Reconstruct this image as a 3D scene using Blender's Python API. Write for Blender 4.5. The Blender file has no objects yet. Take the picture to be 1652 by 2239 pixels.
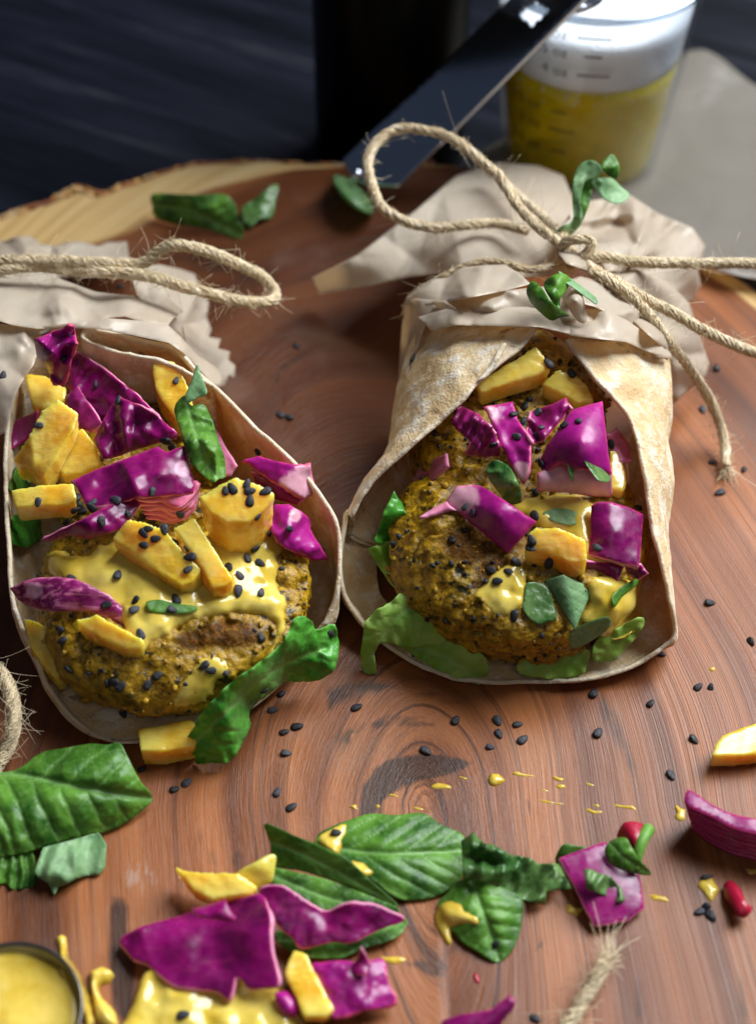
import bpy, bmesh, math, random
import numpy as np
from mathutils import Vector, Matrix
from mathutils.bvhtree import BVHTree
from mathutils.geometry import delaunay_2d_cdt

random.seed(7); RNG = np.random.default_rng(7)
scene = bpy.context.scene
COL = scene.collection
R = math.radians

# ------------------------------------------------------------------ camera
# lengths are written in centimetres and turned into metres when a mesh is linked
PITCH = R(48.0); CAMD = 43.3
CAM = np.array([0.0, -CAMD * math.cos(PITCH), CAMD * math.sin(PITCH)])
FPX = 3550.0; CX, CY = 826.0, 1119.5           # photograph measured on a 1652 x 2239 grid
VF = np.array([0, math.cos(PITCH), -math.sin(PITCH)])
VU = np.array([0, math.sin(PITCH), math.cos(PITCH)])
VR = np.array([1.0, 0, 0])
cd = bpy.data.cameras.new('camera'); cam = bpy.data.objects.new('camera', cd); COL.objects.link(cam)
cam.location = CAM * 0.01
cam.rotation_euler = (math.pi / 2 - PITCH, 0, 0)
cd.sensor_fit = 'VERTICAL'; cd.sensor_height = 24.0; cd.sensor_width = 24.0
cd.lens = 24.0 * FPX / 2239.0
cd.clip_start = 0.01; cd.clip_end = 50
cd.dof.use_dof = True; cd.dof.focus_distance = 0.395; cd.dof.aperture_fstop = 5.6
cd.dof.aperture_blades = 7
scene.camera = cam

# ------------------------------------------------------------------ light
w = bpy.data.worlds.new('World'); scene.world = w; w.use_nodes = True
w.node_tree.nodes['Background'].inputs[0].default_value = (0.50, 0.66, 1.0, 1)
w.node_tree.nodes['Background'].inputs[1].default_value = 0.065
def area_lamp(name, loc, target, sx, sy, power, col):
    l = bpy.data.lights.new(name, 'AREA'); l.shape = 'RECTANGLE'; l.size = sx; l.size_y = sy
    l.energy = power; l.color = col
    o = bpy.data.objects.new(name, l); COL.objects.link(o); o.location = loc
    d = Vector(target) - Vector(loc); o.rotation_euler = d.to_track_quat('-Z', 'Y').to_euler()
    return o
area_lamp('window_light', (0.85, 0.62, 1.10), (0, 0.02, 0), 1.0, 1.1, 60, (0.91, 0.96, 1.0))
area_lamp('fill_light', (0.1, -0.9, 1.3), (0, 0, 0), 0.7, 0.7, 1.6, (1.0, 0.90, 0.78))  # weak warm fill lamp, added in front to lift the dark sides
scene.view_settings.view_transform = 'Standard'; scene.view_settings.look = 'None'
scene.view_settings.exposure = 0.0; scene.view_settings.gamma = 1.0
scene.view_settings.use_curve_mapping = False
scene.render.engine = 'CYCLES'

# ------------------------------------------------------------------ geometry helpers
def ray(px, py):
    px = np.asarray(px, float); py = np.asarray(py, float)
    d = VF + ((px - CX) / FPX)[..., None] * VR - ((py - CY) / FPX)[..., None] * VU
    return d
def G(px, py, z=0.0):
    """world point (cm) at height z seen at grid position px, py"""
    d = ray(px, py); t = (np.asarray(z, float) - CAM[2]) / d[..., 2]
    return CAM + d * t[..., None]
# reading frames: outlines were measured on enlarged crops of the photograph
def frame(k, ox, oy):
    return lambda *p: [(x * k + ox, y * k + oy) + tuple(r) for x, y, *r in p]
fT = frame(.5, 0, 0); fA = frame(.5, 0, 495.6); fB = frame(.5, 0, 991.2); fE = frame(.5, 0, 1586)
fH = frame(.6, 660.8, 0); fC = frame(.6, 660.8, 495.6)
fD = frame(.56, 726.9, 991.2); fF = frame(.56, 726.9, 1586); fP = frame(1, 0, 0)

def _hash(ix, iy, iz, seed):
    h = (ix * 374761393 + iy * 668265263 + iz * 2147483647 + seed * 1274126177) & 0xffffffff
    h = ((h ^ (h >> 13)) * 1274126177) & 0xffffffff
    return ((h ^ (h >> 16)) & 0xffff) / 65535.0
def vnoise(p, seed=0):
    p = np.asarray(p, float); i = np.floor(p).astype(np.int64); f = p - i; u = f * f * (3 - 2 * f)
    r = 0
    for a in (0, 1):
        for b in (0, 1):
            for c in (0, 1):
                wgt = (u[:, 0] if a else 1 - u[:, 0]) * (u[:, 1] if b else 1 - u[:, 1]) * (u[:, 2] if c else 1 - u[:, 2])
                r = r + wgt * _hash(i[:, 0] + a, i[:, 1] + b, i[:, 2] + c, seed)
    return r * 2 - 1
def fbm(p, seed=0, octv=3):
    p = np.asarray(p, float); r = 0; a = 1; s = 0
    for k in range(octv):
        r = r + a * vnoise(p * 2 ** k + k * 17.3, seed + k); s += a; a *= .5
    return r / s
def worley(p, seed=0):
    p = np.asarray(p, float); i = np.floor(p).astype(np.int64); best = np.full(len(p), 9.0)
    for a in (-1, 0, 1):
        for b in (-1, 0, 1):
            for c in (-1, 0, 1):
                j = i + [a, b, c]; q = j + np.column_stack([_hash(j[:, 0], j[:, 1], j[:, 2], seed + k) for k in range(3)])
                best = np.minimum(best, ((p - q) ** 2).sum(1))
    return np.sqrt(best)
def xy0(a): return np.column_stack([a[:, 0], a[:, 1], np.zeros(len(a))])

def catmull(pts, step, closed=False):
    P = np.asarray(pts, float); n = len(P); out = []
    rng = range(n if closed else n - 1)
    for i in rng:
        if closed: a, b, c, d = P[(i - 1) % n], P[i], P[(i + 1) % n], P[(i + 2) % n]
        else: a, b, c, d = P[max(i - 1, 0)], P[i], P[i + 1], P[min(i + 2, n - 1)]
        m = max(1, int(np.linalg.norm((c - b)[:3]) / step))
        t = np.linspace(0, 1, m, endpoint=False)[:, None]
        out.append(.5 * ((2 * b) + (-a + c) * t + (2 * a - 5 * b + 4 * c - d) * t ** 2 + (-a + 3 * b - 3 * c + d) * t ** 3))
    if not closed: out.append(P[-1:])
    return np.vstack(out)
def densify(pts, step):
    P = np.asarray(pts, float); out = []
    for i in range(len(P)):
        a, b = P[i], P[(i + 1) % len(P)]; m = max(1, int(round(np.linalg.norm(b - a) / step)))
        for k in range(m): out.append(a + (b - a) * k / m)
    return np.array(out)
def inside(P, poly):
    x, y = P[:, 0], P[:, 1]; r = np.zeros(len(P), bool); n = len(poly)
    for i in range(n):
        x1, y1 = poly[i][:2]; x2, y2 = poly[(i + 1) % n][:2]
        if y1 == y2: continue
        c = ((y1 > y) != (y2 > y)) & (x < (x2 - x1) * (y - y1) / (y2 - y1) + x1); r ^= c
    return r
def dist_line(P, L, closed=True):
    """distance, and arc length at the nearest point, to a polyline"""
    best = np.full(len(P), 1e9); arc = np.zeros(len(P)); sgn = np.zeros(len(P)); acc = 0
    n = len(L)
    for i in range(n if closed else n - 1):
        a = np.asarray(L[i][:2], float); b = np.asarray(L[(i + 1) % n][:2], float); ab = b - a; l = np.linalg.norm(ab)
        if l < 1e-6: continue
        t = np.clip(((P - a) @ ab) / (l * l), 0, 1); q = P - (a + t[:, None] * ab); d = np.linalg.norm(q, axis=1)
        m = d < best; best[m] = d[m]; arc[m] = acc + t[m] * l
        cr = ab[0] * q[:, 1] - ab[1] * q[:, 0]; sgn[m] = np.sign(cr[m]); acc += l
    return best, arc, sgn, acc
def tps(ctrl):
    c = np.asarray(ctrl, float)
    if c.ndim == 0: return lambda P: np.full(len(P), float(c))
    X = c[:, :2] / 100; z = c[:, 2]; n = len(c)
    if n <= 3:
        if n == 3:
            s = np.linalg.solve(np.column_stack([np.ones(3), X]), z)
            return lambda P: s[0] + (P[:, :2] / 100) @ s[1:]
        if n == 1: return lambda P: np.full(len(P), z[0])
        d = X[1] - X[0]; l = d @ d
        return lambda P: z[0] + (z[1] - z[0]) * np.clip(((P[:, :2] / 100 - X[0]) @ d) / l, -.3, 1.3)
    def U(r2): return r2 * np.log(np.maximum(r2, 1e-12)) * .5
    K = U(((X[:, None] - X[None]) ** 2).sum(-1)) + np.eye(n) * 1e-4
    A = np.zeros((n + 3, n + 3)); A[:n, :n] = K; A[:n, n] = 1; A[:n, n + 1:] = X; A[n, :n] = 1; A[n + 1:, :n] = X.T
    s = np.linalg.solve(A, np.r_[z, 0, 0, 0])
    def f(P):
        Q = P[:, :2] / 100
        return U(((Q[:, None] - X[None]) ** 2).sum(-1)) @ s[:n] + s[n] + Q @ s[n + 1:]
    return f
def folds(P, seed, amp, n=8, length=160):
    """paper creases: sum of local fold lines"""
    g = np.random.default_rng(seed); lo, hi = P.min(0), P.max(0); z = 0
    for k in range(n):
        c = lo + g.random(2) * (hi - lo); a = g.random() * 2 * math.pi; d = np.array([math.cos(a), math.sin(a)])
        q = P - c; s = q @ d; t = q @ np.array([-d[1], d[0]]); L = length * (.5 + g.random())
        z = z + amp * (g.random() - .5) * 2 * np.abs(s) / L * np.exp(-(s / L) ** 2 - (t / (L * 1.3)) ** 2) * 2
    return z

REG = []                                   # everything built, for resting later things on it
def project(V):
    d = np.asarray(V) - CAM; z = d @ VF; return np.column_stack([CX + FPX * (d @ VR) / z, CY - FPX * (d @ VU) / z])
def register(key, V, F):
    p = project(V); REG.append([key, V, F, p.min(0) - 1, p.max(0) + 1, None])
def hit(px, py, keys=None):
    """first thing built so far that lies at this place in the photograph: point and normal"""
    d = ray(px, py); d = d / np.linalg.norm(d); best = None
    for r in REG:
        if px < r[3][0] or px > r[4][0] or py < r[3][1] or py > r[4][1] or (keys is not None and not any(r[0].startswith(q) for q in keys)): continue
        if r[5] is None: r[5] = BVHTree.FromPolygons([tuple(v) for v in r[1]], [tuple(f) for f in r[2]])
        h = r[5].ray_cast(Vector(CAM), Vector(d))
        if h[0] is not None and (best is None or h[3] < best[3]): best = h
    if best is None: return G(px, py, 0), np.array([0, 0, 1.0])
    n = np.array(best[1])
    if n @ d > 0: n = -n
    return np.array(best[0]), n
def zfit(outline, lift=0.1, keys=None, order=1, bias=.6):
    """heights over a patch of whatever already lies there: smooth fit, raised to rest on it"""
    P = np.asarray([p[:2] for p in outline], float); lo, hi = P.min(0), P.max(0)
    gx, gy = np.meshgrid(np.linspace(lo[0], hi[0], 9), np.linspace(lo[1], hi[1], 9)); Q = np.column_stack([gx.ravel(), gy.ravel()])
    Q = np.vstack([Q[inside(Q, P)], P]); z = np.array([hit(x, y, keys)[0][2] for x, y in Q])
    c = P.mean(0); D = (Q - c) / 100
    B = lambda D: np.column_stack([np.ones(len(D)), D] + ([D ** 2, D[:, :1] * D[:, 1:]] if order == 2 else []))
    s = np.linalg.lstsq(B(D), z, rcond=None)[0]; res = z - B(D) @ s
    up = max(0, np.quantile(res, bias)) + lift
    return lambda PP: B((PP[:, :2] - c) / 100) @ s + up

def finish(o, label=None, cat=None, group=None, kind=None):
    if label: o['label'] = label
    if cat: o['category'] = cat
    if group: o['group'] = group
    if kind: o['kind'] = kind
    return o
def empty(name, loc, label, cat, group=None, kind=None):
    o = bpy.data.objects.new(name, None); COL.objects.link(o); o.location = np.asarray(loc) * .01
    o.empty_display_size = .01
    return finish(o, label, cat, group, kind)
def link(name, V, F, mats, parent=None, smooth=True, attrs=None, mi=None, reg=True, uv=None):
    V = np.asarray(V, float); org = np.array([V[:, 0].mean(), V[:, 1].mean(), V[:, 2].min()])
    me = bpy.data.meshes.new(name); me.from_pydata([tuple(v) for v in (V - org) * .01], [], F); me.validate()
    for m in (mats if isinstance(mats, (list, tuple)) else [mats]): me.materials.append(m)
    if mi is not None and len(mi) == len(me.polygons): me.polygons.foreach_set('material_index', np.asarray(mi, np.int32))
    me.polygons.foreach_set('use_smooth', [smooth] * len(me.polygons))
    for k, a in (attrs or {}).items():
        a = np.asarray(a, np.float32)
        if a.ndim == 2: me.attributes.new(k, 'FLOAT_VECTOR', 'POINT').data.foreach_set('vector', a.ravel())
        else: me.attributes.new(k, 'FLOAT', 'POINT').data.foreach_set('value', a)
    me.update()
    o = bpy.data.objects.new(name, me); COL.objects.link(o); o.location = org * .01
    if parent: o.parent = parent; o.location = (Vector(org * .01) - parent.location)
    if reg: register(reg if isinstance(reg, str) else name, V, F)
    return o

def tri_patch(outline, spacing, smooth_outline=True, jitter=0.0, seed=0):
    O = np.asarray([p[:2] for p in outline], float)
    O = catmull(O, spacing, True)[:, :2] if smooth_outline else densify(O, spacing)
    if jitter:
        n = len(O); c = O.mean(0); nr = np.roll(O, -1, 0) - np.roll(O, 1, 0); nr = np.column_stack([nr[:, 1], -nr[:, 0]])
        nr /= np.maximum(np.linalg.norm(nr, axis=1)[:, None], 1e-6)
        O = O + nr * (fbm(np.column_stack([O / (spacing * 2.2), np.full(n, seed * 3.1)]), seed, 2) * jitter)[:, None]
    lo, hi = O.min(0), O.max(0); s = spacing
    ys = np.arange(lo[1], hi[1], s * .866); pts = []
    for k, y in enumerate(ys):
        xs = np.arange(lo[0] + (s / 2 if k % 2 else 0), hi[0], s); pts.append(np.column_stack([xs, np.full(len(xs), y)]))
    Q = np.vstack(pts); Q = Q[inside(Q, O)]
    if len(Q): Q = Q[dist_line(Q, O)[0] > s * .55]
    allp = np.vstack([O, Q]) if len(Q) else O; n = len(O)
    r = delaunay_2d_cdt([Vector(p) for p in allp], [(i, (i + 1) % n) for i in range(n)], [], 1, 1e-4)
    P = np.array([tuple(v) for v in r[0]]); T = [tuple(f) for f in r[2]]
    # keep consistent winding (image y points down, so flip for an upward facing normal)
    a = np.array([P[t[1]] - P[t[0]] for t in T]); b = np.array([P[t[2]] - P[t[0]] for t in T])
    cr = a[:, 0] * b[:, 1] - a[:, 1] * b[:, 0]
    T = [t if c < 0 else t[::-1] for t, c in zip(T, cr) if abs(c) > 1e-6]
    return P, T, O
def vnormals(V, T):
    n = np.zeros_like(V); t = np.array(T)
    fn = np.cross(V[t[:, 1]] - V[t[:, 0]], V[t[:, 2]] - V[t[:, 0]])
    for k in range(3): np.add.at(n, t[:, k], fn)
    return n / np.maximum(np.linalg.norm(n, axis=1)[:, None], 1e-9)
def boundary(T):
    e = {}
    for t in T:
        for k in range(3):
            a, b = t[k], t[(k + 1) % 3]
            if (b, a) in e: del e[(b, a)]
            else: e[(a, b)] = 1
    return list(e)
def solid(V, T, thick, attrs, edge_taper=None):
    """give a sheet real thickness; faces: 0 top, 1 underside, 2 cut edge"""
    N = vnormals(V, T); th = np.broadcast_to(thick, (len(V),))
    VB = V - N * th[:, None]; n = len(V); E = boundary(T)
    F = list(T) + [tuple(i + n for i in t[::-1]) for t in T]; mi = [0] * len(T) + [1] * len(T)
    bi = sorted({a for e in E for a in e}); idx = {v: k for k, v in enumerate(bi)}
    # a bulged cut edge: middle ring pushed outwards
    C = np.zeros((len(bi), 3)); out = np.zeros((len(bi), 3))
    for a, b in E:
        t = V[b] - V[a]; o = np.cross(t, N[a]); l = np.linalg.norm(o); o = o / l if l > 1e-9 else o
        out[idx[a]] += o; out[idx[b]] += o
    out /= np.maximum(np.linalg.norm(out, axis=1)[:, None], 1e-9)
    bi_ = np.array(bi); C = V[bi_] - N[bi_] * (th[bi_] * .5)[:, None] + out * (th[bi_] * .22)[:, None]
    m0 = 2 * n
    for a, b in E:
        F += [(b, a, m0 + idx[a], m0 + idx[b]), (m0 + idx[b], m0 + idx[a], a + n, b + n)]; mi += [2, 2]
    A = {k: np.concatenate([v, v, np.asarray(v)[bi_]]) for k, v in attrs.items()}
    return np.vstack([V, VB, C]), F, mi, A

def sheet(name, outline, z, mats, thick=.08, spacing=9, smooth=True, jitter=0, wr=(0, 60), fold=(0, 8, 160), curl=0, veins=None, dome=0, bend=0,
          pleat=None, parent=None, fold2=(0, 20, 45), seed=0, pale=None, label=None, cat=None, group=None, reg=True, shade=True, fine=0.0, zmin=None, kind=None):
    leafy = cat == 'leaf' or name == 'leaflet'
    if leafy: thick *= .5; spacing = min(spacing, 5.5); wr = (wr[0] * .7, wr[1])
    P, T, O = tri_patch(outline, spacing, smooth, jitter, seed)
    d, arc, _, _ = dist_line(P, O)
    zf = z if callable(z) else tps(z); zz = zf(P)
    if wr[0]: zz = zz + wr[0] * fbm(np.column_stack([P / wr[1], np.full(len(P), seed * 1.7)]), seed, 3)
    if fold[0]: zz = zz + folds(P, seed + 5, fold[0], fold[1], fold[2])
    if fold2[0]: zz = zz + folds(P, seed + 55, fold2[0], fold2[1], fold2[2])
    if curl: zz = zz + curl * np.exp(-(d / 22.0) ** 2) * (.6 + .8 * fbm(np.column_stack([P / 70, np.full(len(P), 3.3)]), seed + 2, 2))
    if bend:
        gb = np.random.default_rng(seed + 900); ab = gb.random() * math.pi; tb = (P - P.mean(0)) @ np.array([math.cos(ab), math.sin(ab)]); tb = tb / np.abs(tb).max(); zz = zz + bend * gb.choice([-1, 1, 1]) * (tb ** 2 - .4)
    if dome: zz = zz + dome * np.sqrt(np.clip(d / d.max(), 0, 1))
    at = {'edge': d / 85.0, 'pale': np.zeros(len(P)), 'vein': np.zeros(len(P))}
    if veins:
        mid = catmull([p[:2] for p in veins['mid']], 10); k = veins.get('pitch', 42.0); sl = veins.get('slope', .8); h = veins.get('h', .06) * .6
        dm, s, sg, L = dist_line(P, mid, False)
        ph = (s - dm * sl) / k + (sg > 0) * .37 + .12 * fbm(np.column_stack([P / 45, np.zeros(len(P))]), seed + 9, 2)
        lat = np.abs((ph % 1) - .5) * 2                     # 1 at a side vein
        vein = np.maximum(np.exp(-(dm / veins.get('w', 5.0)) ** 2), .55 * np.clip((lat - .80) / .2, 0, 1) * np.clip(1 - d * 0 , 0, 1))
        zz = zz + h * (np.sqrt(np.clip(1 - lat, 0, 1)) * np.clip(dm / 25, 0, 1) * np.clip(d / 30, .3, 1)) - h * .8 * np.exp(-(dm / 9.0) ** 2)
        if veins.get('v'): zz = zz + veins['v'] * dm / 50
        at['vein'] = vein
    if pleat is not None:                                   # (x, y direction, wavelength px, amplitude)
        dx, dy, wl, am = pleat; ph = (P @ np.array([dx, dy])) / wl + .5 * fbm(np.column_stack([P / 60, np.zeros(len(P))]), seed, 2)
        zz = zz + am * (2 * np.abs((ph % 1) * 2 - 1) - 1)
    if name in ('lettuce_leaf', 'spinach_leaf'):            # frilled rim
        zz = zz + .055 * np.exp(-d / 16) * np.sin(arc / 7.0 + 2.5 * fbm(np.column_stack([P / 40, np.zeros(len(P))]), seed + 8, 2))
    if fine: zz = zz + fine * fbm(np.column_stack([P / 12, np.zeros(len(P))]), seed + 4, 2)
    if zmin is not None: zz = np.maximum(zz, zmin)
    for px, py, r in (pale or []): at['pale'] = np.maximum(at['pale'], np.exp(-(((P - [px, py]) / r) ** 2).sum(1)))
    V = G(P[:, 0], P[:, 1], zz)
    V, F, mi, at = solid(V, T, thick, at)
    ed = at['edge']; n = len(P); ed[2 * n:] = -.05
    mats = mats if isinstance(mats, (list, tuple)) else [mats]
    mi = [min(m, len(mats) - 1) for m in mi]
    o = link(name, V, F, mats, parent, shade, at, mi, reg)
    return finish(o, label, cat, group, kind)

def drape(name, outline, mats, keys=None, thick=.16, spacing=7, jitter=4, seed=0, parent=None, label=None, cat=None, kind=None, wav=.05, reg=True, sink=.05):
    """a thick liquid lying over what is below it"""
    P, T, O = tri_patch(outline, spacing, True, jitter, seed); d = dist_line(P, O)[0]
    B = []; N = []
    for x, y in P:
        h, n = hit(x, y, keys); B.append(h); N.append(n)
    B = np.array(B); N = np.array(N)
    t = np.array(T); NB = {}
    for a, b, c in T:
        NB.setdefault(a, set()).update((b, c)); NB.setdefault(b, set()).update((a, c)); NB.setdefault(c, set()).update((a, b))
    dep = np.linalg.norm(B - CAM, axis=1)
    for it in range(5): dep = np.array([(dep[i] + sum(dep[j] for j in NB[i])) / (1 + len(NB[i])) if i in NB else dep[i] for i in range(len(dep))])
    Dn = ray(P[:, 0], P[:, 1]); Dn /= np.linalg.norm(Dn, axis=1)[:, None]
    B = CAM + Dn * dep[:, None]
    for it in range(4): N = np.array([N[i] + sum(N[j] for j in NB[i]) if i in NB else N[i] for i in range(len(N))]); N /= np.linalg.norm(N, axis=1)[:, None]
    prof = np.sqrt(np.clip(d / 26.0, 0, 1)) if True else 0
    h = thick * prof * (1 + wav / max(thick, .01) * fbm(np.column_stack([P / 38, np.full(len(P), seed)]), seed, 2)) - sink * (1 - prof)
    V = B + N * h[:, None]
    at = {'edge': d / 85.0}
    V, F, mi, at = solid(V, T, .06, at)
    o = link(name, V, F, mats, parent, True, at, None, reg)
    return finish(o, label, cat, None, kind)

def chunk(name, top, z, depth, mats, label=None, cat=None, taper=.92, lean=(0, 0), rough=.018, vox=.04, parent=None, group=None, round_=2, seed=0):
    """a cut block: top face outline, extruded down, then remeshed so that the edges are soft"""
    P = np.asarray([p[:2] for p in top], float); zf = z if callable(z) else tps(z); V = G(P[:, 0], P[:, 1], zf(P))
    n = len(V); c = V.mean(0); low = c + (V - c) * taper - np.array([lean[0], lean[1], depth])
    VV = np.vstack([V, low]); ar = sum(P[i][0] * P[(i + 1) % n][1] - P[(i + 1) % n][0] * P[i][1] for i in range(n))
    f = tuple(range(n)); b = tuple(range(2 * n - 1, n - 1, -1))
    F = [f[::-1] if ar > 0 else f]; F.append(b[::-1] if ar > 0 else b)
    for i in range(n):
        j = (i + 1) % n; q = (i, j, j + n, i + n); F.append(q if ar > 0 else q[::-1])
    o = link(name, VV, F, mats, parent, True, None, None, name)
    m = o.modifiers.new('remesh', 'REMESH'); m.mode = 'VOXEL'; m.voxel_size = vox * .01; m.use_smooth_shade = True
    s = o.modifiers.new('soft', 'SMOOTH'); s.iterations = round_; s.factor = .5
    if rough:
        tx = bpy.data.textures.get('lump') or bpy.data.textures.new('lump', 'CLOUDS'); tx.noise_scale = .0048; tx.noise_depth = 3
        dm = o.modifiers.new('lump', 'DISPLACE'); dm.texture = tx; dm.strength = rough * .01 * 2.2; dm.texture_coords = 'GLOBAL'; dm.mid_level = .5
    return finish(o, label, cat, group)

def tube(path, rad, sides=6, frames=None):
    path = np.asarray(path, float); n = len(path); T = np.gradient(path, axis=0); T /= np.maximum(np.linalg.norm(T, axis=1)[:, None], 1e-9)
    u = np.cross(T[0], [0.2, 0.3, 1]); u = u / np.linalg.norm(u) if np.linalg.norm(u) > 1e-9 else np.array([1.0, 0, 0]); U = [u]
    for i in range(1, n):
        v = U[-1] - T[i] * (U[-1] @ T[i]); U.append(v / max(np.linalg.norm(v), 1e-9))
    U = np.array(U); W = np.cross(T, U); rad = np.broadcast_to(rad, (n,)); a = np.linspace(0, 2 * math.pi, sides, endpoint=False)
    V = (path[:, None] + rad[:, None, None] * (np.cos(a)[None, :, None] * U[:, None] + np.sin(a)[None, :, None] * W[:, None])).reshape(-1, 3)
    F = [(i * sides + k, i * sides + (k + 1) % sides, (i + 1) * sides + (k + 1) % sides, (i + 1) * sides + k) for i in range(n - 1) for k in range(sides)]
    F += [tuple(range(sides))[::-1], tuple((n - 1) * sides + k for k in range(sides))]
    return V, F, T, U, W
def twine(name, pts, label, mat, rad=.17, parent=None, fuzz=120, pitch=.85, plies=3, seed=0, fray=(0, 0), flen=.55, root=None, reg=True):
    """three plies laid round one another, with loose fibres"""
    g = np.random.default_rng(seed); rad = rad * .76; fuzz = int(fuzz * 1.6)
    P3 = np.array([G(x, y, z) for x, y, z in pts]); path = catmull(P3, .085)
    n = len(path); d = np.r_[0, np.cumsum(np.linalg.norm(np.diff(path, axis=0), axis=1))]
    _, _, T, U, W = tube(path, .1, 3)
    path = path + (U * 1.4 * fbm(np.column_stack([d * .8, d * 0, d * 0]), seed, 2)[:, None] + W * fbm(np.column_stack([d * .8, d * 0 + 9, d * 0]), seed, 2)[:, None]) * .05
    e = root or empty(name, path[0], label, 'twine')
    wob = 1 + .26 * fbm(np.column_stack([d * 1.3, d * 0, d * 0 + 3]), seed + 1, 2)
    for k in range(plies):
        ph = 2 * math.pi * (d / pitch + k / plies); q = path + rad * .46 * wob[:, None] * (np.cos(ph)[:, None] * U + np.sin(ph)[:, None] * W)
        rr = rad * .62 * wob * (1 + .22 * fbm(np.column_stack([d * 4, d * 0 + k * 5, d * 0]), seed + k, 2))
        VS, FS, TW, o_ = [], [], [], 0
        _, _, Tq, Uq, Wq = tube(q, .1, 3)
        for m in range(11):                                 # a core and the yarns twisted round it
            if m == 0: c_, r_, S = q, rr * .78, 8
            else:
                pa = 2 * math.pi * (m / 10.0 - d / (pitch * 1.9)) + .9 * fbm(np.column_stack([d * .9, d * 0 + m * 3.1, d * 0 + k]), seed + m, 2)
                off_ = rr * (.80 + .30 * fbm(np.column_stack([d * 1.7, d * 0 + m * 7.7, d * 0 + k * 3]), seed + 20 + m, 2))
                c_ = q + off_[:, None] * (np.cos(pa)[:, None] * Uq + np.sin(pa)[:, None] * Wq); S = 5
                r_ = rr * (.27 + .14 * fbm(np.column_stack([d * 2.3, d * 0 + m * 5.3, d * 0]), seed + 40 + m, 2))
            V, F, *_ = tube(c_, r_, S); VS.append(V); FS += [tuple(x + o_ for x in f) for f in F]; o_ += len(V)
            TW.append(np.column_stack([np.full(len(V), m * 1.9 + k * 5.3), np.full(len(V), m * 4.1), np.repeat(d, S) * .8]))
        link('strand', np.vstack(VS), FS, mat, e, True, {'twist': np.vstack(TW)}, None, (name if reg else False))
    VV, FF, off = [], [], 0
    def hair(p0, dirs, L, r):
        nonlocal off
        m = 6; t = np.linspace(0, 1, m)[:, None]; c = g.normal(size=3) * .6
        q = p0 + dirs * t * L + c * (t ** 2) * L + np.array([0, 0, -.15]) * L * t ** 2
        V, F, *_ = tube(q, r * (1 - .5 * t[:, 0]), 3); VV.append(V); FF.extend([tuple(i + off for i in f) for f in F]); off += len(V)
    for k in range(fuzz):
        i = g.integers(1, n - 1); a = g.random() * 2 * math.pi; rd = math.cos(a) * U[i] + math.sin(a) * W[i]
        dr = T[i] * g.choice([-1, 1]) * (.6 + g.random()) + rd * (.25 + .6 * g.random()); dr /= np.linalg.norm(dr)
        hair(path[i] + rd * rad * .9, dr, flen * (.20 + g.random() ** 2 * .8), .0072)
    for k in range(fuzz * 3):                               # fibres lying along the lay of the plies
        i = g.integers(4, n - 5); a = g.random() * 2 * math.pi; m = 6; j = np.unique(np.clip(np.linspace(i, i + g.integers(3, 13) * 1.0, m).astype(int), 0, n - 1))
        if len(j) < 3: continue
        ph = a + 2 * math.pi * (d[j] - d[i]) / pitch * g.uniform(.5, 1.1); q = path[j] + rad * (.95 + .32 * g.random() ** 2) * (np.cos(ph)[:, None] * U[j] + np.sin(ph)[:, None] * W[j])
        if np.linalg.norm(q[0] - q[-1]) < .1: continue
        V, F, *_ = tube(q, .011, 3); VV.append(V); FF.extend([tuple(x + off for x in f) for f in F]); off += len(V)
    for end, cnt in ((0, fray[0]), (-1, fray[1])):
        for k in range(cnt):
            a = g.random() * 2 * math.pi; rd = math.cos(a) * U[end] + math.sin(a) * W[end]; tt = T[end] * (-1 if end == 0 else 1)
            dr = tt + rd * .45 * g.random(); hair(path[end] + rd * rad * .8 * g.random() - tt * .1, dr / np.linalg.norm(dr), .2 + .45 * g.random(), .011)
    if VV: finish(link('loose_fibres', np.vstack(VV), FF, MFIB, e, True, {'twist': np.zeros((sum(len(v) for v in VV), 3))}, None, False), kind='stuff')
    return e
def loft(curves, nu, nv, closed=False):
    C = [np.asarray(c, float) for c in curves]
    def resamp(c):
        q = catmull(c, .05, closed); 
        if closed: q = np.vstack([q, q[:1]])
        d = np.r_[0, np.cumsum(np.linalg.norm(np.diff(q, axis=0), axis=1))]; return q, d
    # all curves share their control parameter so that points stay matched
    n = len(C[0]); us = np.linspace(0, n if closed else n - 1, nu, endpoint=not closed); rows = []
    for c in C:
        i = np.minimum(us.astype(int), n - 1 if closed else n - 2); t = (us - i)[:, None]
        idx = (lambda k: k % n) if closed else (lambda k: np.clip(k, 0, n - 1))
        a, b, c1, d1 = c[idx(i - 1)], c[idx(i)], c[idx(i + 1)], c[idx(i + 2)]
        rows.append(.5 * (2 * b + (-a + c1) * t + (2 * a - 5 * b + 4 * c1 - d1) * t ** 2 + (-a + 3 * b - 3 * c1 + d1) * t ** 3))
    rows = np.array(rows); m = len(rows); vs = np.linspace(0, m - 1, nv); out = []
    for v in vs:
        i = min(int(v), m - 2); t = v - i; a, b, c1, d1 = rows[max(i - 1, 0)], rows[i], rows[i + 1], rows[min(i + 2, m - 1)]
        out.append(.5 * (2 * b + (-a + c1) * t + (2 * a - 5 * b + 4 * c1 - d1) * t ** 2 + (-a + 3 * b - 3 * c1 + d1) * t ** 3))
    V = np.array(out).reshape(-1, 3); T = []
    for j in range(nv - 1):
        for i in range(nu if closed else nu - 1):
            k = (i + 1) % nu; a, b, c1, d1 = j * nu + i, j * nu + k, (j + 1) * nu + k, (j + 1) * nu + i
            T += [(a, b, c1), (a, c1, d1)]
    return V, T
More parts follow.
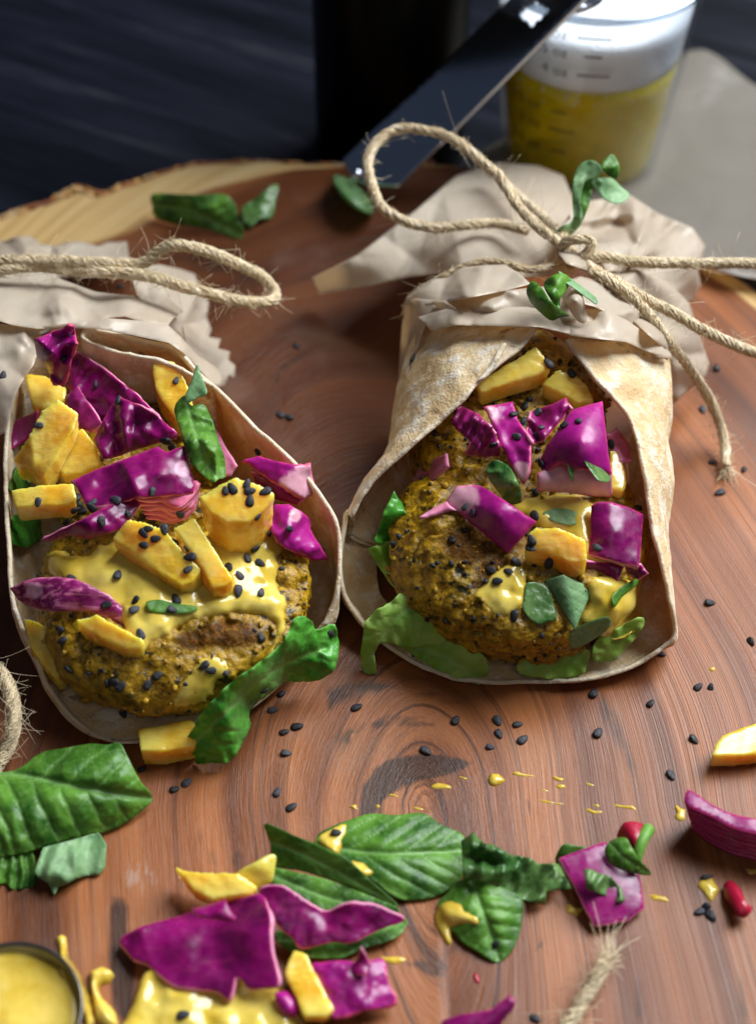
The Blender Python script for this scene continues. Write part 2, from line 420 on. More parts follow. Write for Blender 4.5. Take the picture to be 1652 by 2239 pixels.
# ------------------------------------------------------------------ materials
def srgb(r, g, b):
    f = lambda c: (c / 255 / 12.92) if c / 255 <= .04045 else ((c / 255 + .055) / 1.055) ** 2.4
    return (f(r), f(g), f(b), 1)
class M:
    def __init__(s, name):
        s.m = bpy.data.materials.new(name); s.m.use_nodes = True; s.t = s.m.node_tree; s.b = s.t.nodes['Principled BSDF']
        s.out = s.t.nodes['Material Output']; s.m.displacement_method = 'BUMP'
    def n(s, typ, props=None, **inp):
        nd = s.t.nodes.new('ShaderNode' + typ)
        for k, v in (props or {}).items(): setattr(nd, k, v)
        for k, v in inp.items(): s.set(nd, k, v)
        return nd
    def set(s, nd, key, v):
        key = key.replace('_', ' ') if isinstance(key, str) and key not in nd.inputs else key
        sock = nd.inputs[key] if not (isinstance(key, str) and key[:1] == 'i' and key[1:].isdigit()) else nd.inputs[int(key[1:])]
        if hasattr(v, 'is_output'): s.t.links.new(v, sock)
        else: sock.default_value = v
    def co(s, scale=1.0, stretch=(1, 1, 1)):
        tc = s.n('TexCoord'); oi = s.n('ObjectInfo')
        mp = s.n('Mapping', Vector=tc.outputs['Object'], Scale=tuple(100 * scale * k for k in stretch))
        ad = s.n('VectorMath', {'operation': 'ADD'}, i0=mp.outputs[0])
        sc = s.n('VectorMath', {'operation': 'SCALE'}, i0=(13, 29, 7)); s.set(sc, 'Scale', oi.outputs['Random']); s.t.links.new(sc.outputs[0], ad.inputs[1])
        return ad.outputs[0]
    def noise(s, vec, scale=1, detail=3, rough=.55, dist=0):
        return s.n('TexNoise', Vector=vec, Scale=scale, Detail=detail, Roughness=rough, Distortion=dist).outputs['Fac']
    def voro(s, vec, scale=1, feature='F1'):
        return s.n('TexVoronoi', {'feature': feature}, Vector=vec, Scale=scale).outputs['Distance']
    def attr(s, name): return s.n('Attribute', {'attribute_name': name}).outputs['Fac']
    def attrv(s, name): return s.n('Attribute', {'attribute_name': name}).outputs['Vector']
    def rand(s): return s.n('ObjectInfo').outputs['Random']
    def ramp(s, fac, stops, interp='LINEAR'):
        nd = s.n('ValToRGB', Fac=fac); cr = nd.color_ramp; cr.interpolation = interp
        while len(cr.elements) > 1: cr.elements.remove(cr.elements[0])
        cr.elements[0].position = stops[0][0]; cr.elements[0].color = stops[0][1]
        for p, c in stops[1:]: e = cr.elements.new(p); e.color = c
        return nd.outputs[0]
    def step(s, fac, a, b):
        return s.n('MapRange', {'interpolation_type': 'SMOOTHSTEP'}, Value=fac, From_Min=a, From_Max=b).outputs[0]
    def lin(s, fac, a, b, c, d):
        return s.n('MapRange', Value=fac, From_Min=a, From_Max=b, To_Min=c, To_Max=d).outputs[0]
    def math(s, op, a, b=0.0): return s.n('Math', {'operation': op}, i0=a, i1=b).outputs[0]
    def mix(s, fac, a, b, mode='MIX'):
        nd = s.n('Mix', {'data_type': 'RGBA', 'blend_type': mode}); s.set(nd, 'i0', fac); s.set(nd, 'i6', a); s.set(nd, 'i7', b); return nd.outputs[2]
    def bump(s, h, strength=.4, dist=.001, prev=None):
        nd = s.n('Bump', Height=h, Strength=strength, Distance=dist)
        if prev is not None: s.set(nd, 'Normal', prev)
        return nd.outputs[0]
    def P(s, **k):
        for a, v in k.items(): s.set(s.b, a, v)
        return s
    def sss(s, w, rad, scale=.004):
        s.b.subsurface_method = 'RANDOM_WALK'
        return s.P(Subsurface_Weight=w, Subsurface_Radius=rad, Subsurface_Scale=scale)
    def translucent(s, fac, col):
        """thin sheet: part of the light passes through"""
        tr = s.n('BsdfTranslucent', Color=col); mx = s.n('MixShader'); s.set(mx, 'Fac', fac)
        s.t.links.new(s.b.outputs[0], mx.inputs[1]); s.t.links.new(tr.outputs[0], mx.inputs[2]); s.t.links.new(mx.outputs[0], s.out.inputs['Surface'])
        return s

def mat_board():
    s = M('oiled_wood'); gv = s.attrv('grain'); dark = s.attr('dark'); sap = s.attr('sap'); bark = s.attr('bark'); scuff = s.attr('scuff')
    sep = s.n('SeparateXYZ', Vector=gv); f = sep.outputs[0]; t = sep.outputs[1]
    def gn(sf, st, det=4, dist=0.0):
        c = s.n('CombineXYZ', X=s.math('MULTIPLY', f, sf), Y=s.math('MULTIPLY', t, st)); return s.noise(c.outputs[0], 1, det, .6, dist)
    broad = gn(.5, .05, 2); mid = gn(2.2, .12, 4); fine = gn(14, .55, 3); ring = gn(5.0, .10, 2); pore = gn(40, 2.2, 2)
    base = s.ramp(broad, [(.28, srgb(72, 37, 18)), (.45, srgb(118, 66, 34)), (.58, srgb(160, 98, 56)), (.75, srgb(124, 70, 38))])
    base = s.mix(s.math('MULTIPLY', s.step(mid, .52, .75), .32), base, srgb(66, 36, 24))
    base = s.mix(s.math('MULTIPLY', s.step(ring, .58, .70), .42), base, srgb(50, 29, 23))
    base = s.mix(s.math('MULTIPLY', s.step(fine, .5, .78), .22), base, srgb(68, 39, 25))
    base = s.mix(s.math('MULTIPLY', s.step(fine, .5, .2), .16), base, srgb(180, 115, 70))
    base = s.mix(s.math('MULTIPLY', s.step(pore, .60, .72), .40), base, srgb(60, 34, 24))
    ln = gn(3.2, .015, 1); ln2 = gn(1.3, .02, 2); base = s.mix(s.math('MULTIPLY', s.math('MULTIPLY', s.step(ln, .58, .63), s.step(ln, .70, .65)), s.math('ADD', .10, s.math('MULTIPLY', s.step(f, 5.0, 1.5), .6))), base, srgb(48, 25, 17)); base = s.mix(s.math('MULTIPLY', s.step(ln2, .58, .72), .42), base, srgb(58, 32, 22))
    hm = s.step(s.math('ADD', s.attr('heart'), s.math('MULTIPLY', s.math('SUBTRACT', broad, .5), .6)), .2, .8); base = s.mix(s.math('MULTIPLY', hm, .78), base, s.mix(mid, srgb(34, 16, 9), srgb(78, 40, 20)))
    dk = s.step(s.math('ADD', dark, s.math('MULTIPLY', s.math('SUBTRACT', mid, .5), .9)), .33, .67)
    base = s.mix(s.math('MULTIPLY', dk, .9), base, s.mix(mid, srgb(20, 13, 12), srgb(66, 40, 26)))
    sapc = s.ramp(mid, [(.3, srgb(150, 112, 62)), (.5, srgb(192, 158, 104)), (.7, srgb(208, 178, 128))])
    base = s.mix(s.step(s.math('ADD', sap, s.math('MULTIPLY', s.math('SUBTRACT', broad, .5), .5)), .42, .55), base, sapc)
    co = s.co(1); bn = s.noise(co, 1.6, 4)
    bc = s.ramp(bn, [(.35, srgb(34, 24, 22)), (.5, srgb(116, 56, 30)), (.65, srgb(128, 112, 100))])
    base = s.mix(s.step(s.math('ADD', bark, s.math('MULTIPLY', s.math('SUBTRACT', bn, .5), .3)), .45, .6), base, bc)
    spk = s.noise(co, 9, 4, .7); smear = s.noise(co, .35, 3)
    sc = s.math('MULTIPLY', s.step(s.math('ADD', s.math('MULTIPLY', scuff, .42), s.noise(s.co(1, (11, 2.2, 1)), 1.0, 5, .7)), .80, 1.0), .38)
    base = s.mix(sc, base, srgb(176, 160, 150))
    base = s.mix(s.math('MULTIPLY', s.step(smear, .55, .8), .18), base, srgb(150, 128, 112))
    for ka in (18, -35, 70):
        kn = s.noise(s.n('Mapping', Vector=s.n('Mapping', Vector=co, Rotation=(0, 0, R(ka))).outputs[0], Scale=(.22, 9.0, 1)).outputs[0], 1.0, 1, .4); base = s.mix(s.math('MULTIPLY', s.step(kn, .80, .84), .22), base, srgb(196, 150, 112))
    rg = s.math('ADD', s.lin(fine, .3, .7, .27, .42), s.math('MULTIPLY', s.math('SUBTRACT', smear, .5), .22))
    h = s.math('ADD', s.math('MULTIPLY', fine, .6), s.math('ADD', s.math('MULTIPLY', pore, .6), s.math('MULTIPLY', spk, .25)))
    s.P(Base_Color=base, Roughness=rg, Specular_IOR_Level=.30, Normal=s.bump(h, .32, .0006)); return s.m
def mat_table():
    s = M('dark_stained_table'); c = s.co(1)
    rot = s.n('Mapping', Vector=s.n('Mapping', Vector=c, Rotation=(0, 0, R(28))).outputs[0], Scale=(.07, .75, 1)).outputs[0]
    a = s.noise(rot, 1.0, 5, .65, .3); b = s.noise(rot, 4.0, 3)
    col = s.ramp(a, [(.35, srgb(5, 6, 11)), (.5, srgb(9, 11, 20)), (.62, srgb(19, 21, 32)), (.75, srgb(54, 52, 56))])
    s.P(Base_Color=s.mix(s.math('MULTIPLY', b, .4), col, srgb(16, 16, 24)), Roughness=s.lin(a, .3, .7, .38, .6), Specular_IOR_Level=.10, Normal=s.bump(a, .5, .002)); return s.m
def mat_mango(name='mango_flesh', a=(230, 178, 46), b=(248, 214, 104), pale=0):
    s = M(name); c = s.co(1); n1 = s.noise(c, 1.2, 3); fib = s.noise(s.co(1, (2.2, 9, 5)), 1.6, 3, .6); sp = s.noise(c, 14, 2)
    col = s.ramp(n1, [(.36, srgb(*a)), (.62, srgb(*b))]); col = s.mix(s.math('MULTIPLY', s.step(fib, .5, .68), .38), col, srgb(248, 214, 90))
    col = s.mix(s.math('MULTIPLY', s.rand(), .14), col, srgb(230, 152, 14))
    s.P(Base_Color=col, Roughness=s.lin(fib, .3, .7, .10, .34), Specular_IOR_Level=.5, Normal=s.bump(s.math('ADD', fib, s.math('MULTIPLY', sp, .4)), .16, .0006), Coat_Weight=.45, Coat_Roughness=.12)
    s.sss(.85, (1.0, .66, .18), .006); return s.m
def mat_cabbage(name, dark, light, rim, palec, palew=0.0, rough=.29, st=(.9, 4.5, 3), sw=.18):
    s = M(name); c = s.co(1); e = s.attr('edge'); pl = s.attr('pale'); n1 = s.noise(c, .9, 3, .55, .6); n2 = s.noise(c, 6, 3); fv = s.noise(s.co(1, st), 1.3, 3)
    col = s.ramp(n1, [(.3, srgb(*dark)), (.68, srgb(*light))])
    col = s.mix(s.math('MULTIPLY', s.step(fv, .5 if sw > .3 else .55, .6 if sw > .3 else .8), sw), col, srgb(*rim))
    vn = s.n('TexVoronoi', {'feature': 'DISTANCE_TO_EDGE'}, Vector=s.n('VectorMath', {'operation': 'ADD'}, i0=s.co(1, (.5, 1.1, .8)), i1=s.n('TexNoise', Vector=c, Scale=1.2, Detail=3).outputs['Color']).outputs[0], Scale=1.0).outputs['Distance']
    vm = s.math('MULTIPLY', s.step(vn, .05, .0), .09); col = s.mix(vm, col, srgb(*rim))
    pm = s.step(s.math('ADD', pl, s.math('MULTIPLY', s.math('SUBTRACT', n2, .5), .5)), .38, .7)
    col = s.mix(pm, col, s.mix(n2, srgb(*palec), srgb(200, 130, 160)))
    er = s.step(s.math('ADD', e, s.math('MULTIPLY', s.math('SUBTRACT', n2, .5), .12)), .05, -.02)
    col = s.mix(s.math('MULTIPLY', er, .65), col, srgb(*rim))
    s.P(Base_Color=col, Roughness=s.lin(n2, .3, .7, rough * .75, rough * 1.5), Specular_IOR_Level=.42, Normal=s.bump(s.math('ADD', s.math('MULTIPLY', fv, .8), s.math('MULTIPLY', n2, .12)), .08, .0007))
    s.sss(.25, (1.0, .25, .6), .0018); return s.m
def mat_leaf(name, a, b, v, rough=.36, trans=.25, spot=0.0, veinw=.6):
    s = M(name); c = s.co(1); n1 = s.noise(c, 1.1, 3); n2 = s.noise(c, 8, 3); cell = s.voro(c, 7)
    col = s.ramp(n1, [(.36, srgb(*a)), (.64, srgb(*b))]); col = s.mix(s.math('MULTIPLY', s.attr('vein'), veinw), col, srgb(*v))
    col = s.mix(s.math('MULTIPLY', s.step(n2, .5, .75), .25), col, srgb(*v))
    if spot:
        sp = s.noise(c, 2.2, 4, .6); col = s.mix(s.math('MULTIPLY', s.step(sp, .6, .68), spot), col, srgb(40, 38, 36))
    s.P(Base_Color=col, Roughness=s.lin(n2, .3, .7, rough * .8, rough * 1.3), Specular_IOR_Level=.45, Normal=s.bump(s.math('ADD', s.math('MULTIPLY', cell, .6), s.math('ADD', n2, s.math('MULTIPLY', s.attr('vein'), -1.2))), .3, .0005))
    s.translucent(trans, s.mix(.5, col, srgb(150, 200, 40))); return s.m
def mat_tortilla():
    s = M('flour_tortilla'); c = s.co(1); e = s.attr('edge'); a = s.noise(c, .9, 4, .6); b = s.noise(c, 1.9, 5, .68); g = s.noise(c, 12, 3); to = s.noise(c, 1.5, 4, .6); v = s.voro(c, 2.4, 'SMOOTH_F1')
    col = s.ramp(a, [(.28, srgb(208, 172, 122)), (.5, srgb(226, 198, 152)), (.72, srgb(238, 220, 186))])
    col = s.mix(s.math('MULTIPLY', s.step(b, .48, .62), .75), col, srgb(244, 236, 220))
    col = s.mix(s.math('MULTIPLY', s.step(b, .42, .30), .35), col, srgb(190, 148, 100))
    col = s.mix(s.math('MULTIPLY', s.step(to, .63, .70), .7), col, srgb(128, 80, 46))
    col = s.mix(s.math('MULTIPLY', s.step(g, .66, .76), .35), col, srgb(120, 86, 56))
    col = s.mix(s.math('MULTIPLY', s.step(e, .16, -.03), .65), col, srgb(232, 220, 198))
    h = s.math('ADD', s.math('MULTIPLY', b, 1.0), s.math('ADD', s.math('MULTIPLY', g, .35), s.math('MULTIPLY', v, .7)))
    s.P(Base_Color=col, Roughness=.72, Specular_IOR_Level=.25, Normal=s.bump(h, .75, .0013)); s.sss(.2, (1, .6, .3), .002)
    s.translucent(.18, srgb(226, 170, 96)); return s.m
def mat_patty():
    s = M('chickpea_patty'); c = s.co(1); cr = s.attr('crust'); a = s.noise(c, 1.0, 4, .6); b = s.noise(c, 4.2, 4, .65, .4); g = s.noise(c, 12, 4, .6); v = s.voro(c, 6.5); fl = s.noise(c, 4.4, 4, .62)
    col = s.ramp(b, [(.3, srgb(70, 52, 6)), (.45, srgb(142, 106, 8)), (.58, srgb(178, 136, 14)), (.72, srgb(210, 170, 40))])
    col = s.mix(s.math('MULTIPLY', s.step(a, .5, .68), .4), col, srgb(112, 96, 20))
    col = s.mix(s.math('MULTIPLY', s.step(s.math('ADD', fl, s.math('MULTIPLY', s.math('SUBTRACT', a, .5), .7)), .59, .64), .92), col, srgb(30, 30, 14))
    col = s.mix(s.math('MULTIPLY', s.step(g, .67, .72), .45), col, srgb(66, 74, 20))
    cm = s.step(s.math('ADD', cr, s.math('MULTIPLY', s.math('SUBTRACT', b, .5), 1.0)), .45, .75)
    col = s.mix(s.math('MULTIPLY', cm, .85), col, s.ramp(g, [(.38, srgb(30, 13, 6)), (.56, srgb(84, 38, 10)), (.72, srgb(146, 86, 20))]))
    h = s.math('ADD', s.math('MULTIPLY', b, .8), s.math('ADD', g, s.math('MULTIPLY', v, .6)))
    s.P(Base_Color=col, Roughness=s.math('ADD', s.lin(b, .35, .65, .24, .5), s.math('MULTIPLY', cm, .2)), Specular_IOR_Level=s.lin(cm, 0, 1, .5, .14), Normal=s.bump(h, .42, .0010)); s.sss(.2, (1, .6, .2), .0015); return s.m
def mat_sauce():
    s = M('curry_mango_sauce'); c = s.co(1); a = s.noise(c, 1.3, 3); sp = s.noise(c, 11, 3, .7); gs = s.noise(c, 4.5, 3)
    col = s.ramp(a, [(.3, srgb(212, 176, 52)), (.7, srgb(234, 206, 106))]); col = s.mix(s.math('MULTIPLY', s.step(sp, .67, .72), .55), col, srgb(120, 92, 24))
    col = s.mix(s.math('MULTIPLY', s.step(gs, .68, .74), .45), col, srgb(92, 116, 40))
    col = s.mix(s.math('MULTIPLY', s.step(s.math('ADD', s.attr('edge'), s.math('MULTIPLY', s.math('SUBTRACT', gs, .5), .2)), .15, .0), .6), col, srgb(168, 124, 20))
    s.P(Base_Color=col, Roughness=.13, Specular_IOR_Level=.5, Normal=s.bump(s.noise(c, 1.4, 2), .3, .0018)); s.sss(.4, (1, .7, .2), .002); return s.m
def mat_paper(name='parchment_paper', tl=.55, grey=0.0):
    s = M(name); c = s.co(1); a = s.noise(c, .5, 3); b = s.noise(c, 16, 3, .7); w = s.noise(c, 1.6, 4, .6, 1.2); v = s.voro(c, .7, 'DISTANCE_TO_EDGE')
    col = s.ramp(a, [(.3, srgb(218, 207, 188)), (.7, srgb(233, 225, 210))]); col = s.mix(s.math('MULTIPLY', b, .25), col, srgb(238, 226, 208))
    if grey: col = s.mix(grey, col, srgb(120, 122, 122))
    h = s.math('ADD', s.math('MULTIPLY', s.step(v, 0, .12), .35), s.math('ADD', s.math('MULTIPLY', w, .25), s.math('MULTIPLY', b, .10)))
    s.P(Base_Color=col, Roughness=.30, Specular_IOR_Level=.55, Normal=s.bump(h, .22, .0014))
    s.translucent(tl, srgb(222, 200, 166)); return s.m
def mat_twine():
    s = M('jute'); tv = s.attrv('twist'); a = s.noise(tv, 2.2, 3); b = s.noise(tv, 1.0, 3, .6)
    col = s.ramp(b, [(.30, srgb(126, 94, 58)), (.46, srgb(200, 172, 130)), (.62, srgb(242, 230, 206))]); col = s.mix(s.math('MULTIPLY', s.step(a, .5, .7), .5), col, srgb(140, 100, 54))
    s.P(Base_Color=col, Roughness=.55, Specular_IOR_Level=.4, Normal=s.bump(b, .9, .0006)); s.P(Sheen_Weight=.25); return s.m
def mat_plain(name, col, rough=.5, metal=0, spec=.5, bumpamt=0, bs=6, **k):
    s = M(name); c = s.co(1); n = s.noise(c, bs, 3); s.P(Base_Color=s.mix(s.math('MULTIPLY', n, .35), srgb(*col), srgb(*[int(x * .72) for x in col])), Roughness=s.lin(n, .3, .7, rough * .85, rough * 1.15), Metallic=metal, Specular_IOR_Level=spec)
    if bumpamt: s.P(Normal=s.bump(n, bumpamt, .0005))
    s.P(**k); return s.m

MB = mat_board(); MT = mat_table(); MMANGO = mat_mango()
MCAB = [mat_cabbage('cabbage_skin', (88, 4, 64), (144, 13, 102), (206, 62, 116), (214, 170, 190)),
        mat_cabbage('cabbage_underside', (106, 14, 76), (150, 34, 106), (190, 48, 98), (214, 170, 190)),
        mat_cabbage('cabbage_cut', (184, 62, 112), (218, 140, 168), (228, 150, 178), (224, 186, 200), rough=.4)]
MCABS = [mat_cabbage('cabbage_striped', (104, 12, 74), (140, 30, 100), (206, 120, 150), (214, 170, 190), st=(.5, 9, 6), sw=.75), MCAB[0], MCAB[2]]
MCABP = [mat_cabbage('cabbage_bright', (122, 9, 94), (170, 26, 130), (222, 70, 124), (218, 172, 178)), MCAB[1], mat_cabbage('cabbage_cut_pale', (196, 70, 120), (216, 130, 150), (206, 60, 96), (226, 190, 196), rough=.4)]
MBAS = [mat_leaf('basil_face', (40, 88, 20), (100, 152, 50), (150, 196, 116), .42), mat_leaf('basil_back', (74, 118, 72), (112, 152, 100), (150, 180, 130), .5), mat_leaf('basil_rim', (40, 84, 32), (70, 120, 50), (90, 140, 70))]
MBASP = [mat_leaf('basil_pale', (104, 146, 94), (142, 178, 126), (66, 98, 60), .5, .2, .3, .5), MBAS[0], MBAS[2]]
MBASD = [mat_leaf('basil_bruised', (46, 92, 38), (112, 146, 82), (160, 180, 120), .25, .2, .5), MBAS[1], MBAS[2]]
MLET = [mat_leaf('lettuce_face', (142, 194, 62), (194, 226, 116), (190, 222, 140), .42, .42), mat_leaf('lettuce_back', (116, 176, 66), (140, 196, 92), (190, 220, 140), .4, .4), mat_leaf('lettuce_rim', (140, 190, 90), (160, 210, 110), (190, 220, 140), .4)]
MCHARD = [mat_leaf('spinach_face', (52, 138, 34), (106, 190, 70), (160, 212, 120), .26, .3), mat_leaf('spinach_back', (96, 160, 56), (120, 180, 72), (180, 214, 130), .4), mat_leaf('spinach_rim', (90, 150, 60), (110, 170, 70), (150, 200, 110))]
MTOR = mat_tortilla(); MPAT = mat_patty(); MSAU = mat_sauce(); MPAP = mat_paper(); MPAPG = mat_paper('grey_parchment', .6, .75); MTW = mat_twine(); MFIB = None  # MPAPG: the same parchment mixed towards grey, for the far sheet
def mat_seed():
    s = M('black_sesame'); c = s.co(1); n = s.noise(c, 18, 3); col = s.mix(s.rand(), srgb(20, 20, 23), srgb(58, 58, 64)); col = s.mix(s.math('MULTIPLY', s.step(n, .5, .75), .5), col, srgb(84, 82, 84))
    s.P(Base_Color=col, Roughness=s.lin(n, .3, .7, .4, .7), Specular_IOR_Level=.35, Normal=s.bump(n, .6, .0004)); return s.m
MSEED = mat_seed()
MSEEDW = mat_plain('pale_sesame', (214, 178, 84), .4, 0, .4, .3, 20)
MSTEEL = mat_plain('polished_steel', (200, 204, 214), .2, 1.0, .5)
MBOT = mat_plain('dark_bottle_glass', (3, 3, 4), .35, 0, .12)
MCUP = mat_plain('dark_steel', (120, 118, 116), .35, 1.0, .5)
MRED = mat_plain('red_pepper_skin', (168, 20, 52), .32, 0, .5, .3, 6, Subsurface_Weight=.2, Subsurface_Scale=.002)
def mat_tip():
    s = M('green_silicone'); n = s.noise(s.co(1), 3, 2); s.P(Base_Color=s.ramp(n, [(.3, srgb(84, 120, 72)), (.7, srgb(120, 152, 104))]), Roughness=.3); s.sss(.5, (.6, 1, .5), .006)
    tr = s.n('BsdfTransparent', Color=(.55, .68, .48, 1)); mx = s.n('MixShader', Fac=.4); s.t.links.new(s.b.outputs[0], mx.inputs[1]); s.t.links.new(tr.outputs[0], mx.inputs[2]); s.t.links.new(mx.outputs[0], s.out.inputs['Surface']); return s.m
MGREENTIP = mat_tip()
def mat_glass():
    """thin clear glass: passes light straight through, reflects by Fresnel"""
    s = M('clear_glass'); lw = s.n('LayerWeight', Blend=.5); fr = s.n('Math', {'operation': 'MULTIPLY_ADD'}, i0=s.math('POWER', lw.outputs['Facing'], 4.0), i1=.75, i2=.035); tr = s.n('BsdfTransparent', Color=(.93, .95, .97, 1)); gl = s.n('BsdfGlossy', Roughness=.03)
    mx = s.n('MixShader'); s.set(mx, 'Fac', fr.outputs[0]); s.t.links.new(tr.outputs[0], mx.inputs[1]); s.t.links.new(gl.outputs[0], mx.inputs[2]); s.t.links.new(mx.outputs[0], s.out.inputs['Surface']); return s.m
MGLASS = mat_glass()
def mat_beer():
    """clear golden liquid: tinted, mostly see-through"""
    s = M('pale_beer'); c = s.co(1); n = s.noise(c, 1.5, 3)
    s.P(Base_Color=s.ramp(n, [(.3, srgb(226, 196, 14)), (.7, srgb(246, 218, 34))]), Roughness=.1, Specular_IOR_Level=.2); s.sss(.6, (1, .8, .1), .012)
    tr = s.n('BsdfTransparent', Color=(.94, .80, .12, 1)); mx = s.n('MixShader', Fac=.30); s.t.links.new(s.b.outputs[0], mx.inputs[1]); s.t.links.new(tr.outputs[0], mx.inputs[2]); s.t.links.new(mx.outputs[0], s.out.inputs['Surface']); return s.m
def mat_foam():
    s = M('beer_foam'); c = s.co(1); v = s.voro(c, 9); n = s.noise(c, 1, 3)
    s.P(Base_Color=s.ramp(n, [(.3, srgb(240, 242, 248)), (.7, srgb(250, 250, 252))]), Roughness=.7, Normal=s.bump(v, .4, .0008)); s.sss(.5, (1, 1, 1), .004); return s.m
MBEER = mat_beer(); MFOAM = mat_foam(); MINK = mat_plain('black_print', (20, 20, 26), .5)
MFIB = mat_plain('jute_fibre', (236, 216, 178), .5, 0, .4)
def mat_bark():
    s = M('bark'); c = s.co(1); n = s.noise(c, 1.4, 4); v = s.voro(c, 2.6, 'DISTANCE_TO_EDGE'); g = s.noise(c, 7, 3)
    col = s.ramp(n, [(.32, srgb(44, 28, 22)), (.46, srgb(150, 84, 38)), (.56, srgb(196, 150, 84)), (.68, srgb(150, 136, 122))]); col = s.mix(s.step(v, .06, .0), col, srgb(22, 15, 13))
    s.P(Base_Color=col, Roughness=.8, Normal=s.bump(s.math('ADD', g, s.math('MULTIPLY', v, 2.0)), .8, .0015)); return s.m
MBARK = mat_bark()
def mat_rim():
    s = M('glass_rim'); lw = s.n('LayerWeight', Blend=.5); fr = s.n('Math', {'operation': 'MULTIPLY_ADD'}, i0=s.math('POWER', lw.outputs['Facing'], 2.0), i1=.6, i2=.25)
    tr = s.n('BsdfTransparent', Color=(.62, .68, .74, 1)); gl = s.n('BsdfGlossy', Roughness=.05); mx = s.n('MixShader'); s.set(mx, 'Fac', fr.outputs[0]); s.t.links.new(tr.outputs[0], mx.inputs[1]); s.t.links.new(gl.outputs[0], mx.inputs[2]); s.t.links.new(mx.outputs[0], s.out.inputs['Surface']); return s.m
MRIM = mat_rim()
# ------------------------------------------------------------------ the setting: table and board
V = np.array([[-150, -120, -2.3], [150, -120, -2.3], [150, 220, -2.3], [-150, 220, -2.3]], float)
finish(link('table', V, [(0, 1, 2, 3)], MT, None, False, None, None, 'table'), 'dark stained wooden table top under the serving board', None, None, 'structure')

